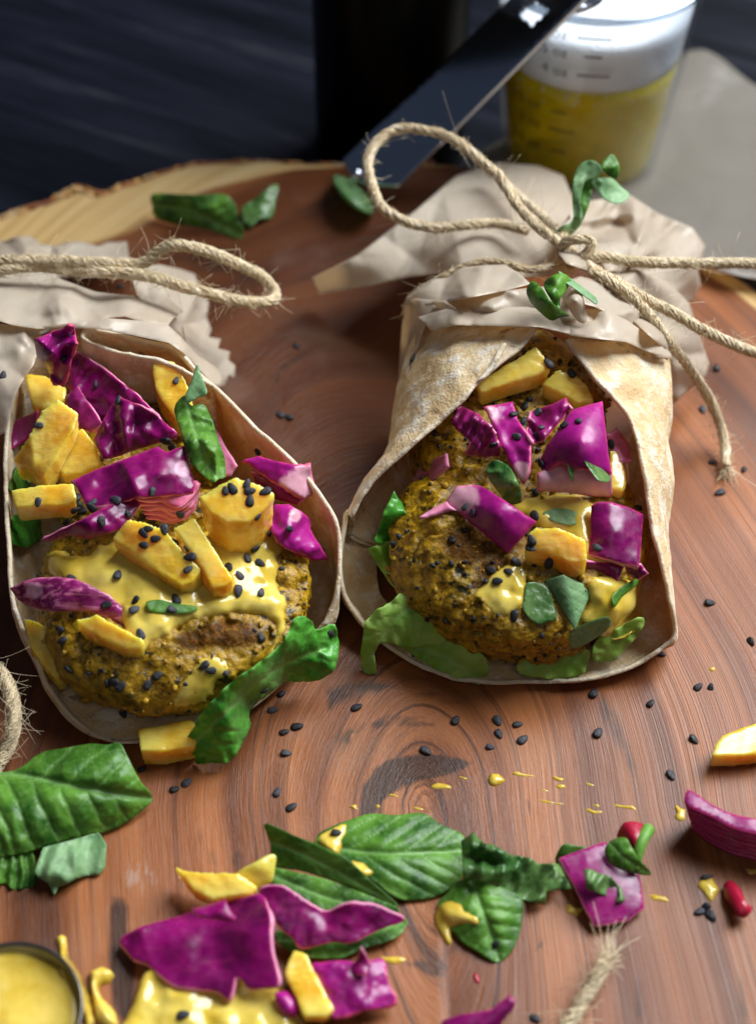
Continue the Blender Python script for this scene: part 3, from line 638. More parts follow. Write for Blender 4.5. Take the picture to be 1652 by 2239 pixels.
far = [(-330, 640), (-150, 545), (0, 470), (60, 452), (120, 432), (188, 403), (200, 424), (300, 391), (420, 354), (560, 346), (680, 350), (760, 352), (985, 353),
       (1100, 372), (1250, 420), (1400, 485), (1560, 570), (1652, 625), (1800, 730)]
Wf = G(np.array([p[0] for p in far]), np.array([p[1] for p in far]), 0)[:, :2]
rest = np.array([(16, 5), (17.5, -2), (17, -10), (13, -17), (5, -20), (-6, -20), (-14, -16), (-17.5, -8), (-17.5, 1)], float)
BO = catmull(np.column_stack([np.vstack([Wf, rest]), np.zeros(len(Wf) + len(rest))]), .3, True)[:, :2]
BO = BO + .07 * np.column_stack([fbm(np.column_stack([BO * 1.3, BO[:, :1] * 0]), 3, 3), fbm(np.column_stack([BO * 1.3, BO[:, :1] * 0 + 5]), 4, 3)])
def build_board():
    lo, hi = BO.min(0), BO.max(0); s = .22; xs = np.arange(lo[0], hi[0], s); ys = np.arange(lo[1], hi[1], s)
    gx, gy = np.meshgrid(xs, ys); Q = np.column_stack([gx.ravel(), gy.ravel()]) + (RNG.random((gx.size, 2)) - .5) * .02
    Q = Q[inside(Q, BO)]; Q = Q[dist_line(Q, BO)[0] > .15]; n = len(BO)
    # skirt rings for the rounded live edge
    r = delaunay_2d_cdt([Vector(p) for p in np.vstack([BO, Q])], [(i, (i + 1) % n) for i in range(n)], [], 1, 1e-5)
    P = np.array([tuple(v) for v in r[0]]); T = [tuple(f) for f in r[2]]
    a = np.array([P[t[1]] - P[t[0]] for t in T]); b = np.array([P[t[2]] - P[t[0]] for t in T]); cr = a[:, 0] * b[:, 1] - a[:, 1] * b[:, 0]
    T = [t if c > 0 else t[::-1] for t, c in zip(T, cr)]
    d = dist_line(P, BO)[0]; z = -.16 * np.exp(-(d / .12) ** 2) + .012 * fbm(xy0(P) * .35, 2, 2) * np.clip(d, 0, 1)
    V = np.column_stack([P, z]); E = boundary(T); nv = len(V); bi = sorted({x for e in E for x in e}); ix = {v: k for k, v in enumerate(bi)}
    c = P.mean(0); out = P[bi] - c; out /= np.linalg.norm(out, axis=1)[:, None]; rings = []
    for zz, o in ((-.5, .12), (-1.2, .18), (-1.9, .05), (-2.28, -.15)):
        q = P[bi] + out * (o + .10 * fbm(np.column_stack([P[bi] * 1.1, np.full(len(bi), zz * 2)]), 8, 3))[:, None]; rings.append(np.column_stack([q, np.full(len(bi), zz)]))
    V = np.vstack([V] + rings); m = len(bi); F = list(T); prev = lambda k, r: (bi[k] if r == 0 else nv + (r - 1) * m + k)
    for r_ in range(4):
        for a_, b_ in E: F.append((prev(ix[b_], r_), prev(ix[a_], r_), prev(ix[a_], r_ + 1), prev(ix[b_], r_ + 1)))
    X, Y = V[:, 0], V[:, 1]; K = G(935, 1765, 0); dx, dy = X - K[0], Y - K[1]
    wq = np.column_stack([X, Y * .5, X * 0]) * .22
    dx2 = dx + .55 * fbm(wq, 21, 2) + .10 * dy * (dy < 0) ; dy2 = dy + .55 * fbm(wq, 31, 2)
    f = np.sqrt((dx2 * 1.1) ** 2 + (np.where(dy2 > 0, dy2 * .62, dy2 * .30)) ** 2)
    K2 = G(690, 850, 0); f2 = np.sqrt((X - K2[0]) ** 2 + ((Y - K2[1]) * .7) ** 2); f = f - .7 * np.exp(-(f2 / 2.4) ** 2)
    t = np.arctan2(dx2, dy2 * .6) * 3.0 + Y * .25
    PX = project(V)
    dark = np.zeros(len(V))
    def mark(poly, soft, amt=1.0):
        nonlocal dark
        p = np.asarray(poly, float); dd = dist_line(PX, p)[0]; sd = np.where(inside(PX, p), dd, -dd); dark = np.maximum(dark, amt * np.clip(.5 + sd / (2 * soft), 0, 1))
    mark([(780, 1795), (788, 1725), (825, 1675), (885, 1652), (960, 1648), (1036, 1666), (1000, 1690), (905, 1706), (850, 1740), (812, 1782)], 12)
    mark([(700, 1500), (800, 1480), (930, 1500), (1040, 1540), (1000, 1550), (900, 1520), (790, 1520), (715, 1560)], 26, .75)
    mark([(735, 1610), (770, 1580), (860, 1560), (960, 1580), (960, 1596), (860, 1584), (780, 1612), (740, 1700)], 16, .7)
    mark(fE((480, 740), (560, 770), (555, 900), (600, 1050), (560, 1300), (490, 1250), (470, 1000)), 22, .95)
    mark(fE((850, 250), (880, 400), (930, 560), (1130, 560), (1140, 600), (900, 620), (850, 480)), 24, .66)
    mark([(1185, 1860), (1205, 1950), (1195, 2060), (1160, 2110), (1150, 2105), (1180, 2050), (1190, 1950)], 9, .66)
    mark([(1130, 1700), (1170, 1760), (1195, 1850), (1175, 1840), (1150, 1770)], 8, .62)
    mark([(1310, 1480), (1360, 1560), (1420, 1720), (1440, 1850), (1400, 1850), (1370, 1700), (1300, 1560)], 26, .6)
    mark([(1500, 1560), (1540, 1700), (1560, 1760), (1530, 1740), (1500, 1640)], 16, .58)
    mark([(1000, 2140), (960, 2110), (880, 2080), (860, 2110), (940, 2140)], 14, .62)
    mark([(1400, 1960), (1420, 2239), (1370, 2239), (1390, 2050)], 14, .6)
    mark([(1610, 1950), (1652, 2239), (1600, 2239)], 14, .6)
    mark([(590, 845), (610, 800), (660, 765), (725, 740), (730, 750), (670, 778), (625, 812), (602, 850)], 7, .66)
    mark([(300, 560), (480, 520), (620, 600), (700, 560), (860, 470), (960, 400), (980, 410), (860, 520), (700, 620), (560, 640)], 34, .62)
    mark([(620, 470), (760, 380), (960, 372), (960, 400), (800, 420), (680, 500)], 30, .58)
    hp_ = np.array([(-200, 560), (330, 500), (640, 375), (1000, 340), (1080, 600), (960, 900), (900, 1250), (760, 1420), (300, 1500), (-200, 1600)], float); dd_ = dist_line(PX, hp_)[0]; heart = np.clip(.5 + np.where(inside(PX, hp_), dd_, -dd_) / 360, 0, 1)
    db = dist_line(V[:, :2], BO)[0]; bark = np.clip(1 - db / .48, 0, 1); bark[nv:] = 1
    wd = np.interp(PX[:, 0], [-300, 0, 300, 480, 640, 740, 1000, 1700, 2500], [3.0, 2.6, 2.1, 1.4, .55, .3, .3, .8, 1.5]); sap = np.clip(1 - db / (2 * wd), 0, 1); sap[V[:, 1] < 2] = 0
    sc = np.exp(-(((PX - [300, 1915]) / [70, 50]) ** 2).sum(1)) + .35 * np.exp(-(((PX - [1350, 2050]) / [200, 120]) ** 2).sum(1))
    o = link('serving_board', V, F, MB, None, True, {'grain': np.column_stack([f, t, f * 0]), 'dark': dark, 'sap': sap, 'bark': bark, 'scuff': sc, 'heart': heart}, None, 'board')
    # rough bark left along the far edge
    q = BO[(BO[:, 1] > 4) & (BO[:, 0] < 2)]; q = q[np.argsort(q[:, 0])]; q = q[q[:, 0] > -16]
    pth = catmull(np.column_stack([q[::3], np.full(len(q[::3]), -.22)]), .12); dd = np.r_[0, np.cumsum(np.linalg.norm(np.diff(pth, axis=0), axis=1))]
    rb = .17 + .10 * fbm(np.column_stack([dd * .7, dd * 0, dd * 0]), 3, 3) + .12 * (np.abs(dd - dd[-1] * .42) < 1.6) * (1 - np.abs(dd - dd[-1] * .42) / 1.6)
    VB, FB, *_ = tube(pth, np.maximum(rb, .05), 14); VB = VB + .11 * np.column_stack([fbm(VB * 2.6 + k * 9, 5 + k, 3) for k in range(3)]); VB[:, 2] = VB[:, 2] * np.where(VB[:, 2] < -.22, 3.0, 1)
    link('bark_edge', VB, FB, MBARK, o, True, None, None, False)
    finish(o, 'round slab of oiled brown wood with pale sapwood and bark edge, carrying the food', 'serving board')
build_board()

# ------------------------------------------------------------------ background things
def lathe(c, prof, n=64, close=False):
    a = np.linspace(0, 2 * math.pi, n, endpoint=False); V = [np.column_stack([c[0] + r * np.cos(a), c[1] + r * np.sin(a), np.full(n, c[2] + z)]) for r, z in prof]
    V = np.vstack(V); m = len(prof); F = []
    for j in range(m - 1 if not close else m):
        k = (j + 1) % m
        for i in range(n): q = (i + 1) % n; F.append((j * n + i, j * n + q, k * n + q, k * n + i))
    if not close:
        F.append(tuple(range(n))[::-1]); F.append(tuple((m - 1) * n + i for i in range(n)))
    return V, F
y0 = G(860, 350, 0)[1]
bc = G(858, 345, -2.3); bc = np.array([bc[0], y0 + 3.6, -2.3]); br = 160 / (FPX / ((bc - CAM) @ VF)) ; bc[0] = G(858, 200, 4)[0] * .99
V, F = lathe(bc, [(br * .9, 0), (br, .25), (br, 14), (br * .97, 15), (br * .75, 17), (br * .42, 19), (br * .38, 24), (br * .44, 24.1), (br * .44, 24.8), (br * .2, 24.9)], 72)
finish(link('dark_bottle', V, F, MBOT, None, True, None, None, 'bottle'), 'tall black bottle standing on the table behind the board', 'bottle')

# parchment sheet lying over the far edge of the board
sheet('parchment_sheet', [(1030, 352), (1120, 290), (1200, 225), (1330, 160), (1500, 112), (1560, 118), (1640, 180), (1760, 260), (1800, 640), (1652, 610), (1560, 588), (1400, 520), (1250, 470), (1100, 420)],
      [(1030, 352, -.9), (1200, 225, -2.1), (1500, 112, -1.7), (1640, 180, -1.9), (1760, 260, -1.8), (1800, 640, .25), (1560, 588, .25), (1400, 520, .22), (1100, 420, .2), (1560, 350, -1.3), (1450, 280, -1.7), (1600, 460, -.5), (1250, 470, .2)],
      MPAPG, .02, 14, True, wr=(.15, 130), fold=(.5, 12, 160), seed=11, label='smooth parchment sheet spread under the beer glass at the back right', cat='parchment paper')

gc = G(1258, 398, -2.05); GH = 8.2; gr0, gr1 = 2.45, 3.4; gc = np.array([gc[0], gc[1], -2.05])
rad = lambda z: gr0 + (gr1 - gr0) * z / GH
glass = empty('beer_glass', gc, 'clear tapered measuring glass of foaming pale beer behind the right wrap', 'glass')
V, F = lathe(gc, [(.01, 0), (gr0 - .15, 0), (gr0, .12)] + [(rad(z), z) for z in np.linspace(.5, GH - .12, 10)] + [(gr1 - .04, GH), (gr1 - .16, GH), (gr1 - .2, GH - .12)] + [(rad(z) - .2, z) for z in np.linspace(GH - .4, 1.1, 10)] + [(gr0 - .5, .8), (.01, .75)], 96)
F = F[:-2] + [F[-2], F[-1]]
link('glass_wall', V, F, MGLASS, glass, True, None, None, 'glass')
zb, zt = 5.45, 7.1
V, F = lathe(gc, [(.01, .78), (gr0 - .52, .83)] + [(rad(z) - .212, z) for z in np.linspace(1.12, zb, 8)] + [(.01, zb + .02)], 72)
bo = link('beer', V, F, MBEER, glass, True, None, None, False)
V, F = lathe(gc, [(.01, zb + .04), (rad(zb) - .6, zb + .05)] + [(rad(z) - .215, z) for z in np.linspace(zb + .03, zt, 6)] + [(rad(zt) - .5, zt + .12), (.9, zt + .2), (.01, zt + .16)], 72)
V[:, 2] += .05 * fbm(V * .9, 4, 3) * (V[:, 2] > gc[2] + zb + .2)
fo = link('foam', V, F, MFOAM, glass, True, None, None, False)
a_ = np.linspace(0, 2 * math.pi, 97)[:-1]; ri = np.column_stack([gc[0] + (gr1 - .1) * np.cos(a_), gc[1] + (gr1 - .1) * np.sin(a_), np.full(96, gc[2] + GH)])
V, F, *_ = tube(np.vstack([ri, ri[:2]]), .13, 10); link('rim', V, F, MRIM, glass, True, None, None, False)
VV, FF, off = [], [], 0                                                   # bubbles under the foam
g = np.random.default_rng(3)
ico = bmesh.new(); bmesh.ops.create_icosphere(ico, subdivisions=1, radius=1); IV = np.array([v.co for v in ico.verts]); IF = [tuple(v.index for v in f.verts) for f in ico.faces]; ico.free()
for k in range(120):
    a = g.uniform(-math.pi, 0); z = zb - .05 - 1.2 * g.random() ** 2.4; r = rad(z) - .25; p = gc + np.array([r * math.cos(a), r * math.sin(a), z])
    VV.append(IV * g.uniform(.02, .07) + p); FF += [tuple(i + off for i in f) for f in IF]; off += len(IV)
finish(link('bubbles', np.vstack(VV), FF, MFOAM, glass, True, None, None, False), kind='stuff')
def glass_mark(text, px, py, lx0, lx1, ly):
    h, n = hit(px, py, ('glass',)); a0 = math.atan2(h[1] - gc[1], h[0] - gc[0]); z0 = h[2] - gc[2]
    on = lambda x, z, e=.012: gc + np.array([(rad(z0 + z) + e) * math.cos(a0 + x / rad(z0)), (rad(z0 + z) + e) * math.sin(a0 + x / rad(z0)), z0 + z])
    cu = bpy.data.curves.new('t', 'FONT'); cu.body = text; cu.size = .5; cu.align_x = 'RIGHT'; to = bpy.data.objects.new('t', cu); COL.objects.link(to)
    me = bpy.data.meshes.new_from_object(to.evaluated_get(bpy.context.evaluated_depsgraph_get())); bpy.data.objects.remove(to)
    if len(me.vertices):
        TV = np.array([on(v.co.x, v.co.y - .15) for v in me.vertices]); TF = [tuple(p.vertices) for p in me.polygons]
        link('printed_scale', TV, TF, MINK, glass, False, None, None, False)
    xs = np.linspace(lx0, lx1, 14); LV = np.array([on(x, s) for x in xs for s in (-.035, .035)]); LF = [(2 * i, 2 * i + 2, 2 * i + 3, 2 * i + 1) for i in range(13)]
    link('printed_line', LV, LF, MINK, glass, False, None, None, False)
for tx, px, py, a, b in (('5 oz', 1240, 78, .3, 1.35), ('4.5 oz', 1240, 118, .5, 1.05), ('4 oz', 1240, 160, .3, 1.3), ('3.5 oz', 1180, 232, .4, .9), ('3 oz', 1180, 272, .3, 1.2), ('2.5 oz', 1180, 318, .4, .9)): glass_mark(tx, px, py, a, b, 0)

# steel utensil leaning across the bottle
ut = empty('steel_utensil', G(780, 400, .1), 'flat polished steel utensil with a square hole, leaning in front of the black bottle', 'utensil')
def strip():
    P, T, O = tri_patch([(748, 350), (1135, -25), (1295, -25), (1250, 22), (1060, 215), (870, 408), (802, 404), (768, 388)], 8, False)
    hole = np.array([(1128, 30), (1168, 2), (1200, 22), (1160, 58)], float); cen = np.array([P[list(t)].mean(0) for t in T]); keep = ~inside(cen, hole)
    T = [t for t, k in zip(T, keep) if k]; used = sorted({i for t in T for i in t}); mp = {u: i for i, u in enumerate(used)}; P = P[used]; T = [tuple(mp[i] for i in t) for t in T]
    zz = tps([(748, 350, .8), (870, 408, .8), (1250, 22, 7.0), (1135, -25, 6.0)])(P); V = G(P[:, 0], P[:, 1], zz)
    V, F, mi, at = solid(V, T, .13, {}); link('handle_strip', V, F, MSTEEL, ut, True, None, None, 'utensil')
strip()
sheet('hook', [(1236, 20), (1290, -10), (1320, -14), (1306, 6), (1262, 24)], [(1236, 20, 6.9), (1320, -14, 7.2), (1262, 24, 6.9)], MSTEEL, .15, 8, True, parent=ut)
V, F = lathe((0, 0, 0), [(.01, -.3), (.4, -.26), (.62, -.1), (.66, 0), (.62, .1), (.4, .26), (.01, .3)], 32)
tipc = G(772, 425, .45); Mx = Matrix.Rotation(R(38), 3, 'Y') @ Matrix.Rotation(R(-20), 3, 'X')
V = (np.array(Mx) @ (V * np.array([1.15, 2.1, .75])).T).T + tipc; V[:, 2] = np.maximum(V[:, 2], .03)
link('green_tip', V, F, MGREENTIP, ut, True, None, None, 'utensil'); ut.children[-1]['label'] = 'rounded green translucent tip'
V, F = lathe((0, 0, 0), [(.01, -.2), (.12, -.2), (.16, 0), (.12, .2), (.01, .2)], 20); V = (np.array(Mx) @ V.T).T + G(778, 384, 1.1)
link('rivet', V, F, MSTEEL, ut, True, None, None, False)

# basil on the far side of the board
sheet('basil_leaf', fT((660, 855), (700, 845), (780, 850), (860, 852), (980, 850), (1030, 900), (1040, 960), (1065, 1000), (1050, 1045), (960, 1020), (890, 1000), (760, 980), (680, 950), (665, 900)), fT((660, 900, .45), (760, 850, 1.0), (980, 850, 1.1), (1060, 1020, .2), (860, 930, .7), (760, 980, .12), (950, 1010, .15)),
      MBAS, .03, 8, wr=(.18, 50), veins=dict(mid=fT((670, 900), (850, 930), (1055, 1030)), pitch=28, h=.1), seed=1, label='crinkled basil leaf lying on the pale sapwood behind the left wrap', cat='leaf')
sheet('basil_leaf', fT((1060, 905), (1120, 865), (1180, 815), (1215, 810), (1205, 880), (1190, 950), (1130, 960), (1095, 995), (1060, 960)), fT((1060, 920, .25), (1215, 810, .6), (1190, 950, .15), (1100, 990, .08), (1130, 890, .45)), MBASD, .03, 8, wr=(.2, 40), seed=2,
      label='small dark torn basil scrap near the far edge of the board', cat='leaf')

# ------------------------------------------------------------------ patties
def patty(name, c, rx, ry, hz, label, tiltx=0, seed=0, crust=0.0, nu=300, nv=150, bits=True, brown=()):
    th = np.linspace(0, 2 * math.pi, nu, endpoint=False); ph = np.linspace(-math.pi / 2, math.pi / 2, nv)
    cp = np.sign(np.cos(ph)) * np.abs(np.cos(ph)) ** .62; sp = np.sign(np.sin(ph)) * np.abs(np.sin(ph)) ** .80
    X = np.outer(cp, np.cos(th)); Y = np.outer(cp, np.sin(th)); Z = np.outer(sp, np.ones(nu)); D = np.column_stack([X.ravel() * rx, Y.ravel() * ry, Z.ravel() * hz])
    N = np.column_stack([X.ravel() / rx, Y.ravel() / ry, Z.ravel() ** 3 / hz]); N /= np.maximum(np.linalg.norm(N, axis=1)[:, None], 1e-6)
    s = seed * 3.3
    wq = D + .25 * np.column_stack([fbm(D * 1.5 + k * 31, seed + k, 2) for k in range(3)])
    disp = .24 * fbm(D * .5 + s, seed, 2) + .12 * fbm(D * 1.5 + s, seed + 3, 3) + .20 * (.55 - worley(wq * 1.2 + s, seed + 1)) + .06 * (.55 - worley(wq * 3.4 + s, seed + 5)) + .03 * fbm(D * 8 + s, seed + 9, 2)
    pit = fbm(D * 2.0 + s + 40, seed + 11, 2); disp -= .22 * np.clip(pit - .28, 0, 1); ck = np.abs(fbm(D * .9 + s + 80, seed + 13, 3)); disp -= .16 * np.exp(-(ck / .035) ** 2) * (fbm(D * .4 + 5, seed + 17, 2) > .0)
    D = D + N * disp[:, None]
    ca, sa = math.cos(tiltx), math.sin(tiltx); Rm = np.array([[1, 0, 0], [0, ca, -sa], [0, sa, ca]]); V = D @ Rm.T + c; V[:, 2] = np.maximum(V[:, 2], .22)
    F = [(j * nu + i, j * nu + (i + 1) % nu, (j + 1) * nu + (i + 1) % nu, (j + 1) * nu + i) for j in range(nv - 1) for i in range(nu)]
    cr = np.clip(N[:, 2], 0, 1) ** 2 * (.25 + .6 * fbm(D * .5 + 9, seed + 15, 2)) + crust; PXp = project(V)
    for px, py, rx_, ry_ in brown: cr = np.maximum(cr, np.exp(-((PXp[:, 0] - px) / rx_) ** 2 - ((PXp[:, 1] - py) / ry_) ** 2) * (N[:, 2] > -.3))
    o = link(name, V, F, MPAT, None, True, {'crust': np.clip(cr, 0, 1)}, None, 'patty'); finish(o, label, 'patty')
    if bits:
        g = np.random.default_rng(seed + 70); NN = N @ Rm.T; cand = np.where((NN[:, 1] < .5) & (V[:, 2] > .3))[0]
        for nm, cnt, mat, lo, hi in (('crumbs', 200, MPAT, .03, .10), ('dark_flecks', 150, MSEED, .025, .085)):
            VV, FF, off = [], [], 0
            for i in g.choice(cand, cnt):
                r = g.uniform(lo, hi); sc = g.uniform(.6, 1.4, 3); q = IV * (1 + .3 * g.normal(size=(len(IV), 1))) * r * sc + V[i] + NN[i] * r * .15
                VV.append(q); FF += [tuple(k + off for k in f) for f in IF]; off += len(IV)
            VV = np.vstack(VV); finish(link(nm, VV, FF, mat, o, True, {'crust': np.zeros(len(VV))}, None, False), kind='stuff')
    return o
f0 = G(372, 1578, .35)
patty('chickpea_patty', np.array([f0[0], f0[1] + 2.75, 1.60]), 3.35, 3.1, 1.25, 'golden herb patty at the front of the left wrap, sauce running over its top', R(7), 1, .0, brown=[(500, 1385, 110, 45), (420, 1400, 50, 30)])
patty('chickpea_patty', np.array([f0[0] - 1.3, f0[1] + 6.7, 2.0]), 2.1, 2.5, 1.1, 'herb patty deep inside the left wrap, mostly under cabbage and mango', R(6), 2, .1, 150, 80, False)
f1 = G(1150, 1452, .35)
patty('chickpea_patty', np.array([f1[0] - .15, f1[1] + 2.52, 1.75]), 3.12, 3.0, 1.45, 'golden herb patty with browned crust at the front of the right wrap', R(9), 3, .0, brown=[(1030, 1190, 90, 60), (1090, 1260, 70, 70)])
patty('chickpea_patty', np.array([f1[0] - .3, f1[1] + 6.0, 2.5]), 2.6, 2.9, 1.45, 'herb patty at the back of the right wrap, under the yellow mango strips', R(9), 4, .1, 170, 90)

# ------------------------------------------------------------------ tortillas
def tortilla(name, curves, label, closed, nu=240, nv=46, seed=0, thick=.105):
    V, T = loft(curves, nu, nv, closed)
    N = vnormals(V, T); row = np.repeat(np.arange(nv) / (nv - 1), nu); rimd = np.linalg.norm(V - np.tile(V[:nu], (nv, 1)), axis=1)
    V = V + N * (.10 * fbm(V * .8 + seed, seed, 3) + .03 * fbm(V * 3 + seed, seed + 2, 2))[:, None] * np.clip(.45 + rimd, 0, 1)[:, None]; V = V + (.12 * fbm(V * 2.0 + 7, seed + 6, 4) * np.exp(-rimd * 2))[:, None] * np.array([0, -.4, 1])
    V[:, 2] = np.maximum(V[:, 2], .22 + .0 * V[:, 2])
    at = {'edge': rimd}
    V, F, mi, at = solid(V, T, thick, at); k = len(at['edge']); at['edge'][2 * nu * nv:] = 0
    V[:, 2] = np.maximum(V[:, 2], .02)
    return finish(link(name, V, F, MTOR, None, True, at, None, 'tortilla'), label, 'tortilla')
def W3(pts): return np.array([G(x, y, z) for x, y, z in pts])
rimL = W3(fA((930, 700, 3.9), (840, 655, 4.15), (760, 612, 4.3), (640, 570, 4.35), (520, 548, 4.35), (420, 522, 4.3), (358, 492, 4.25), (365, 455, 4.3), (410, 440, 4.35), (520, 462, 4.4), (640, 490, 4.35), (740, 512, 4.3), (810, 560, 4.2), (880, 640, 4.05), (945, 695, 3.9))
          + [(560, 930, 3.75), (640, 1003, 3.5), (700, 1075, 3.2), (738, 1140, 2.8), (748, 1205, 2.4), (742, 1290, 1.8), (718, 1355, 1.3), (680, 1400, .9), (600, 1500, .45), (480, 1585, .33), (300, 1618, .33), (215, 1606, .4), (150, 1565, .65), (100, 1495, 1.0), (72, 1425, 1.3), (40, 1362, 1.7), (18, 1280, 2.1), (10, 1150, 2.6), (8, 1000, 3.1), (16, 890, 3.5), (50, 800, 3.8), (110, 745, 4.0), (170, 735, 4.1)])
cL = np.array([f0[0] + .1, f0[1] + 4.4, 0])
def lower(rim, c, k, zk, zmin):
    q = c + (rim - c) * np.array([k, k, 0]); q[:, 2] = np.maximum(rim[:, 2] * zk, zmin); return q
# the folded band at the back keeps its own narrow foot so that the two layers stay apart
m1, m2 = lower(rimL, cL, 1.0, .55, .28), lower(rimL, cL, .92, .2, .25)
b0 = lower(rimL, cL, .74, 0, .24)
for i in range(8): m1[i] = rimL[i] + np.array([0, -.1, -.8]); m2[i] = rimL[i] + np.array([0, -.25, -1.7]); b0[i] = rimL[i] + np.array([0, -.4, -2.6])
for i in range(8, 15): m1[i] = rimL[i] + np.array([.1, .35, -1.0]); m2[i] = rimL[i] + np.array([.1, .4, -2.2]); b0[i] = rimL[i] * [1, 1, 0] + np.array([-.3, -.2, .25])
tortilla('tortilla', [rimL, m1, m2, b0], 'soft flour tortilla open round the left patty, with a doubled fold at its back', False, 300, 40, 1)
rimR = W3(fC((905, 342, 5.05), (872, 338, 5.15), (850, 385, 5.1), (790, 452, 5.0), (700, 525, 4.9), (640, 580, 4.75), (590, 640, 4.6), (510, 708, 4.35), (430, 778, 4.1), (350, 850, 3.8), (270, 925, 3.4), (222, 990, 3.1), (185, 1060, 2.7))
          + fD((62, 250, 2.2), (40, 390, 1.7), (45, 520, 1.25), (82, 605, .95), (150, 690, .65), (300, 800, .36), (450, 866, .33), (590, 884, .33), (740, 884, .33), (900, 886, .34), (1020, 872, .36), (1150, 832, .5), (1285, 745, .9), (1322, 700, 1.15), (1308, 600, 1.7), (1282, 470, 2.3), (1250, 330, 2.9), (1222, 200, 3.3), (1200, 60, 3.8))
          + fC((1190, 720, 4.15), (1120, 625, 4.4), (1060, 565, 4.6), (1000, 480, 4.85), (958, 415, 5.0)))
silR = W3(fC((460, 330, 3.4), (440, 350, 3.4), (425, 390, 3.3), (405, 440, 3.1), (385, 500, 3.0), (370, 560, 2.8), (358, 640, 2.7), (345, 730, 2.5), (325, 820, 2.3), (280, 900, 2.1), (235, 960, 1.9), (205, 1020, 1.7), (175, 1080, 1.5))
          + fD((62, 270, 1.2), (44, 410, 1.0), (50, 530, .75), (90, 610, .6), (155, 690, .45), (300, 795, .3), (450, 858, .27), (590, 876, .27), (740, 878, .27), (900, 880, .27), (1020, 866, .28), (1150, 828, .35), (1283, 748, .5), (1318, 712, .6), (1312, 600, .9), (1300, 470, 1.3), (1300, 330, 1.6), (1305, 200, 1.9), (1310, 60, 2.2))
          + fC((1318, 760, 2.6), (1322, 660, 2.9), (1325, 580, 3.1), (1320, 500, 3.3), (1300, 440, 3.4)))
cR = np.array([f1[0] + .1, f1[1] + 4.5, 0])
mid = rimR * .5 + silR * .5; over = np.clip(rimR[:, 2] - silR[:, 2] - .6, 0, 2); mid[:, 2] += .38 * over
basR = lower(silR, cR, .82, 0, .24); low = silR * .5 + basR * .5; low += (low - cR) * np.array([.10, .06, 0])
tortilla('tortilla', [rimR, mid, silR, low, basR], 'floury tortilla closed over the right patty like a hood, open at the front', False, 300, 56, 5)
# torn inner flap edge of the right tortilla
sheet('tortilla_scrap', fC((735, 424), (720, 470), (690, 520), (660, 548), (640, 560), (700, 480), (715, 440)), fC((735, 424, 5.25), (640, 560, 4.95), (690, 520, 5.05)), MTOR, .12, 7, True, seed=3, wr=(.08, 30),
      label='torn floury strip standing on the left flap of the right tortilla', cat='tortilla scrap')
# ------------------------------------------------------------------ parchment round the wraps
pr = empty('parchment_wrapper', G(1200, 700, 0), 'crumpled parchment wrapped round the back of the right wrap and tied with twine', 'parchment paper')
def pap(nm, outl, z, fold=(.22, 8, 110), par=pr, seed=0, wr=(.06, 50), sp=10, jit=0, thick=.012, sm=False, zmin=.05, curl=0, f2=(.13, 26, 42)):
    return sheet(nm, outl, z, MPAP, thick, min(sp, 6), sm, jit, (wr[0] * .5, wr[1]), fold, curl=curl, fold2=f2, parent=par, seed=seed, zmin=zmin, reg='paper')
pap('back_flap', fH((35, 1012), (60, 1072), (250, 1040), (380, 1010), (600, 985), (800, 1010), (985, 1000), (1010, 900), (1000, 760), (950, 640), (860, 603), (700, 590), (560, 640), (420, 760), (200, 930)),
    fH((35, 1012, .9), (60, 1072, .5), (380, 1010, 2.4), (420, 760, 2.0), (200, 900, 1.5), (600, 610, 1.5), (780, 590, 1.5), (950, 640, 1.4), (985, 1000, 3.7), (700, 900, 3.3), (850, 750, 2.5)), (.5, 9, 150), seed=21)
pap('back_bulge', fH((900, 880), (960, 800), (1000, 740), (1190, 708), (1300, 780), (1420, 830), (1468, 900), (1440, 985), (1450, 1040), (1420, 1095), (1300, 1130), (1180, 1080), (1080, 1000), (960, 960)),
    fH((900, 880, 3.6), (1000, 740, 2.4), (1190, 708, 2.0), (1300, 780, 2.9), (1420, 830, 2.2), (1468, 900, 1.4), (1450, 1040, .9), (1400, 1100, .8), (1300, 1000, 3.1), (1100, 950, 4.0), (1200, 850, 3.6), (1180, 1080, 3.4)), (.75, 24, 55), seed=33, sp=7)
pap('right_side', fC((1040, 170), (1200, 150), (1330, 200), (1410, 280), (1440, 380), (1482, 500), (1470, 545), (1400, 600), (1330, 668), (1332, 500), (1345, 470), (1200, 340), (1100, 290)),
    fC((1040, 170, 4.4), (1200, 150, 4.1), (1330, 200, 3.0), (1410, 280, 1.8), (1482, 500, .9), (1470, 545, .8), (1330, 668, .9), (1332, 500, 2.9), (1345, 470, 3.1), (1200, 340, 4.4), (1400, 420, 2.3)), (.6, 16, 60), seed=25, sp=7)
pap('left_side', fC((338, 760), (342, 640), (356, 440), (368, 290), (400, 262), (520, 270), (560, 300), (540, 345), (450, 350), (432, 400), (420, 440), (395, 480), (372, 560), (355, 700)),
    fC((338, 760, .5), (342, 640, .9), (356, 440, 1.6), (368, 290, 2.6), (400, 262, 3.4), (560, 300, 4.7), (540, 345, 4.5), (432, 400, 3.7), (395, 480, 3.3), (372, 560, 3.1), (355, 700, 2.8)), (.2, 6, 80), seed=4, sp=8)
pap('under_fold', fC((420, 330), (520, 300), (860, 290), (1000, 300), (1110, 300), (1220, 360), (1345, 478), (1290, 480), (1120, 415), (980, 392), (860, 365), (560, 358), (470, 380)),
    fC((420, 330, 3.9), (860, 290, 5.15), (1110, 300, 4.8), (1345, 478, 3.5), (1120, 415, 4.95), (860, 365, 5.2), (560, 358, 4.7), (470, 380, 4.2)), (.2, 7, 90), seed=13, sp=8)
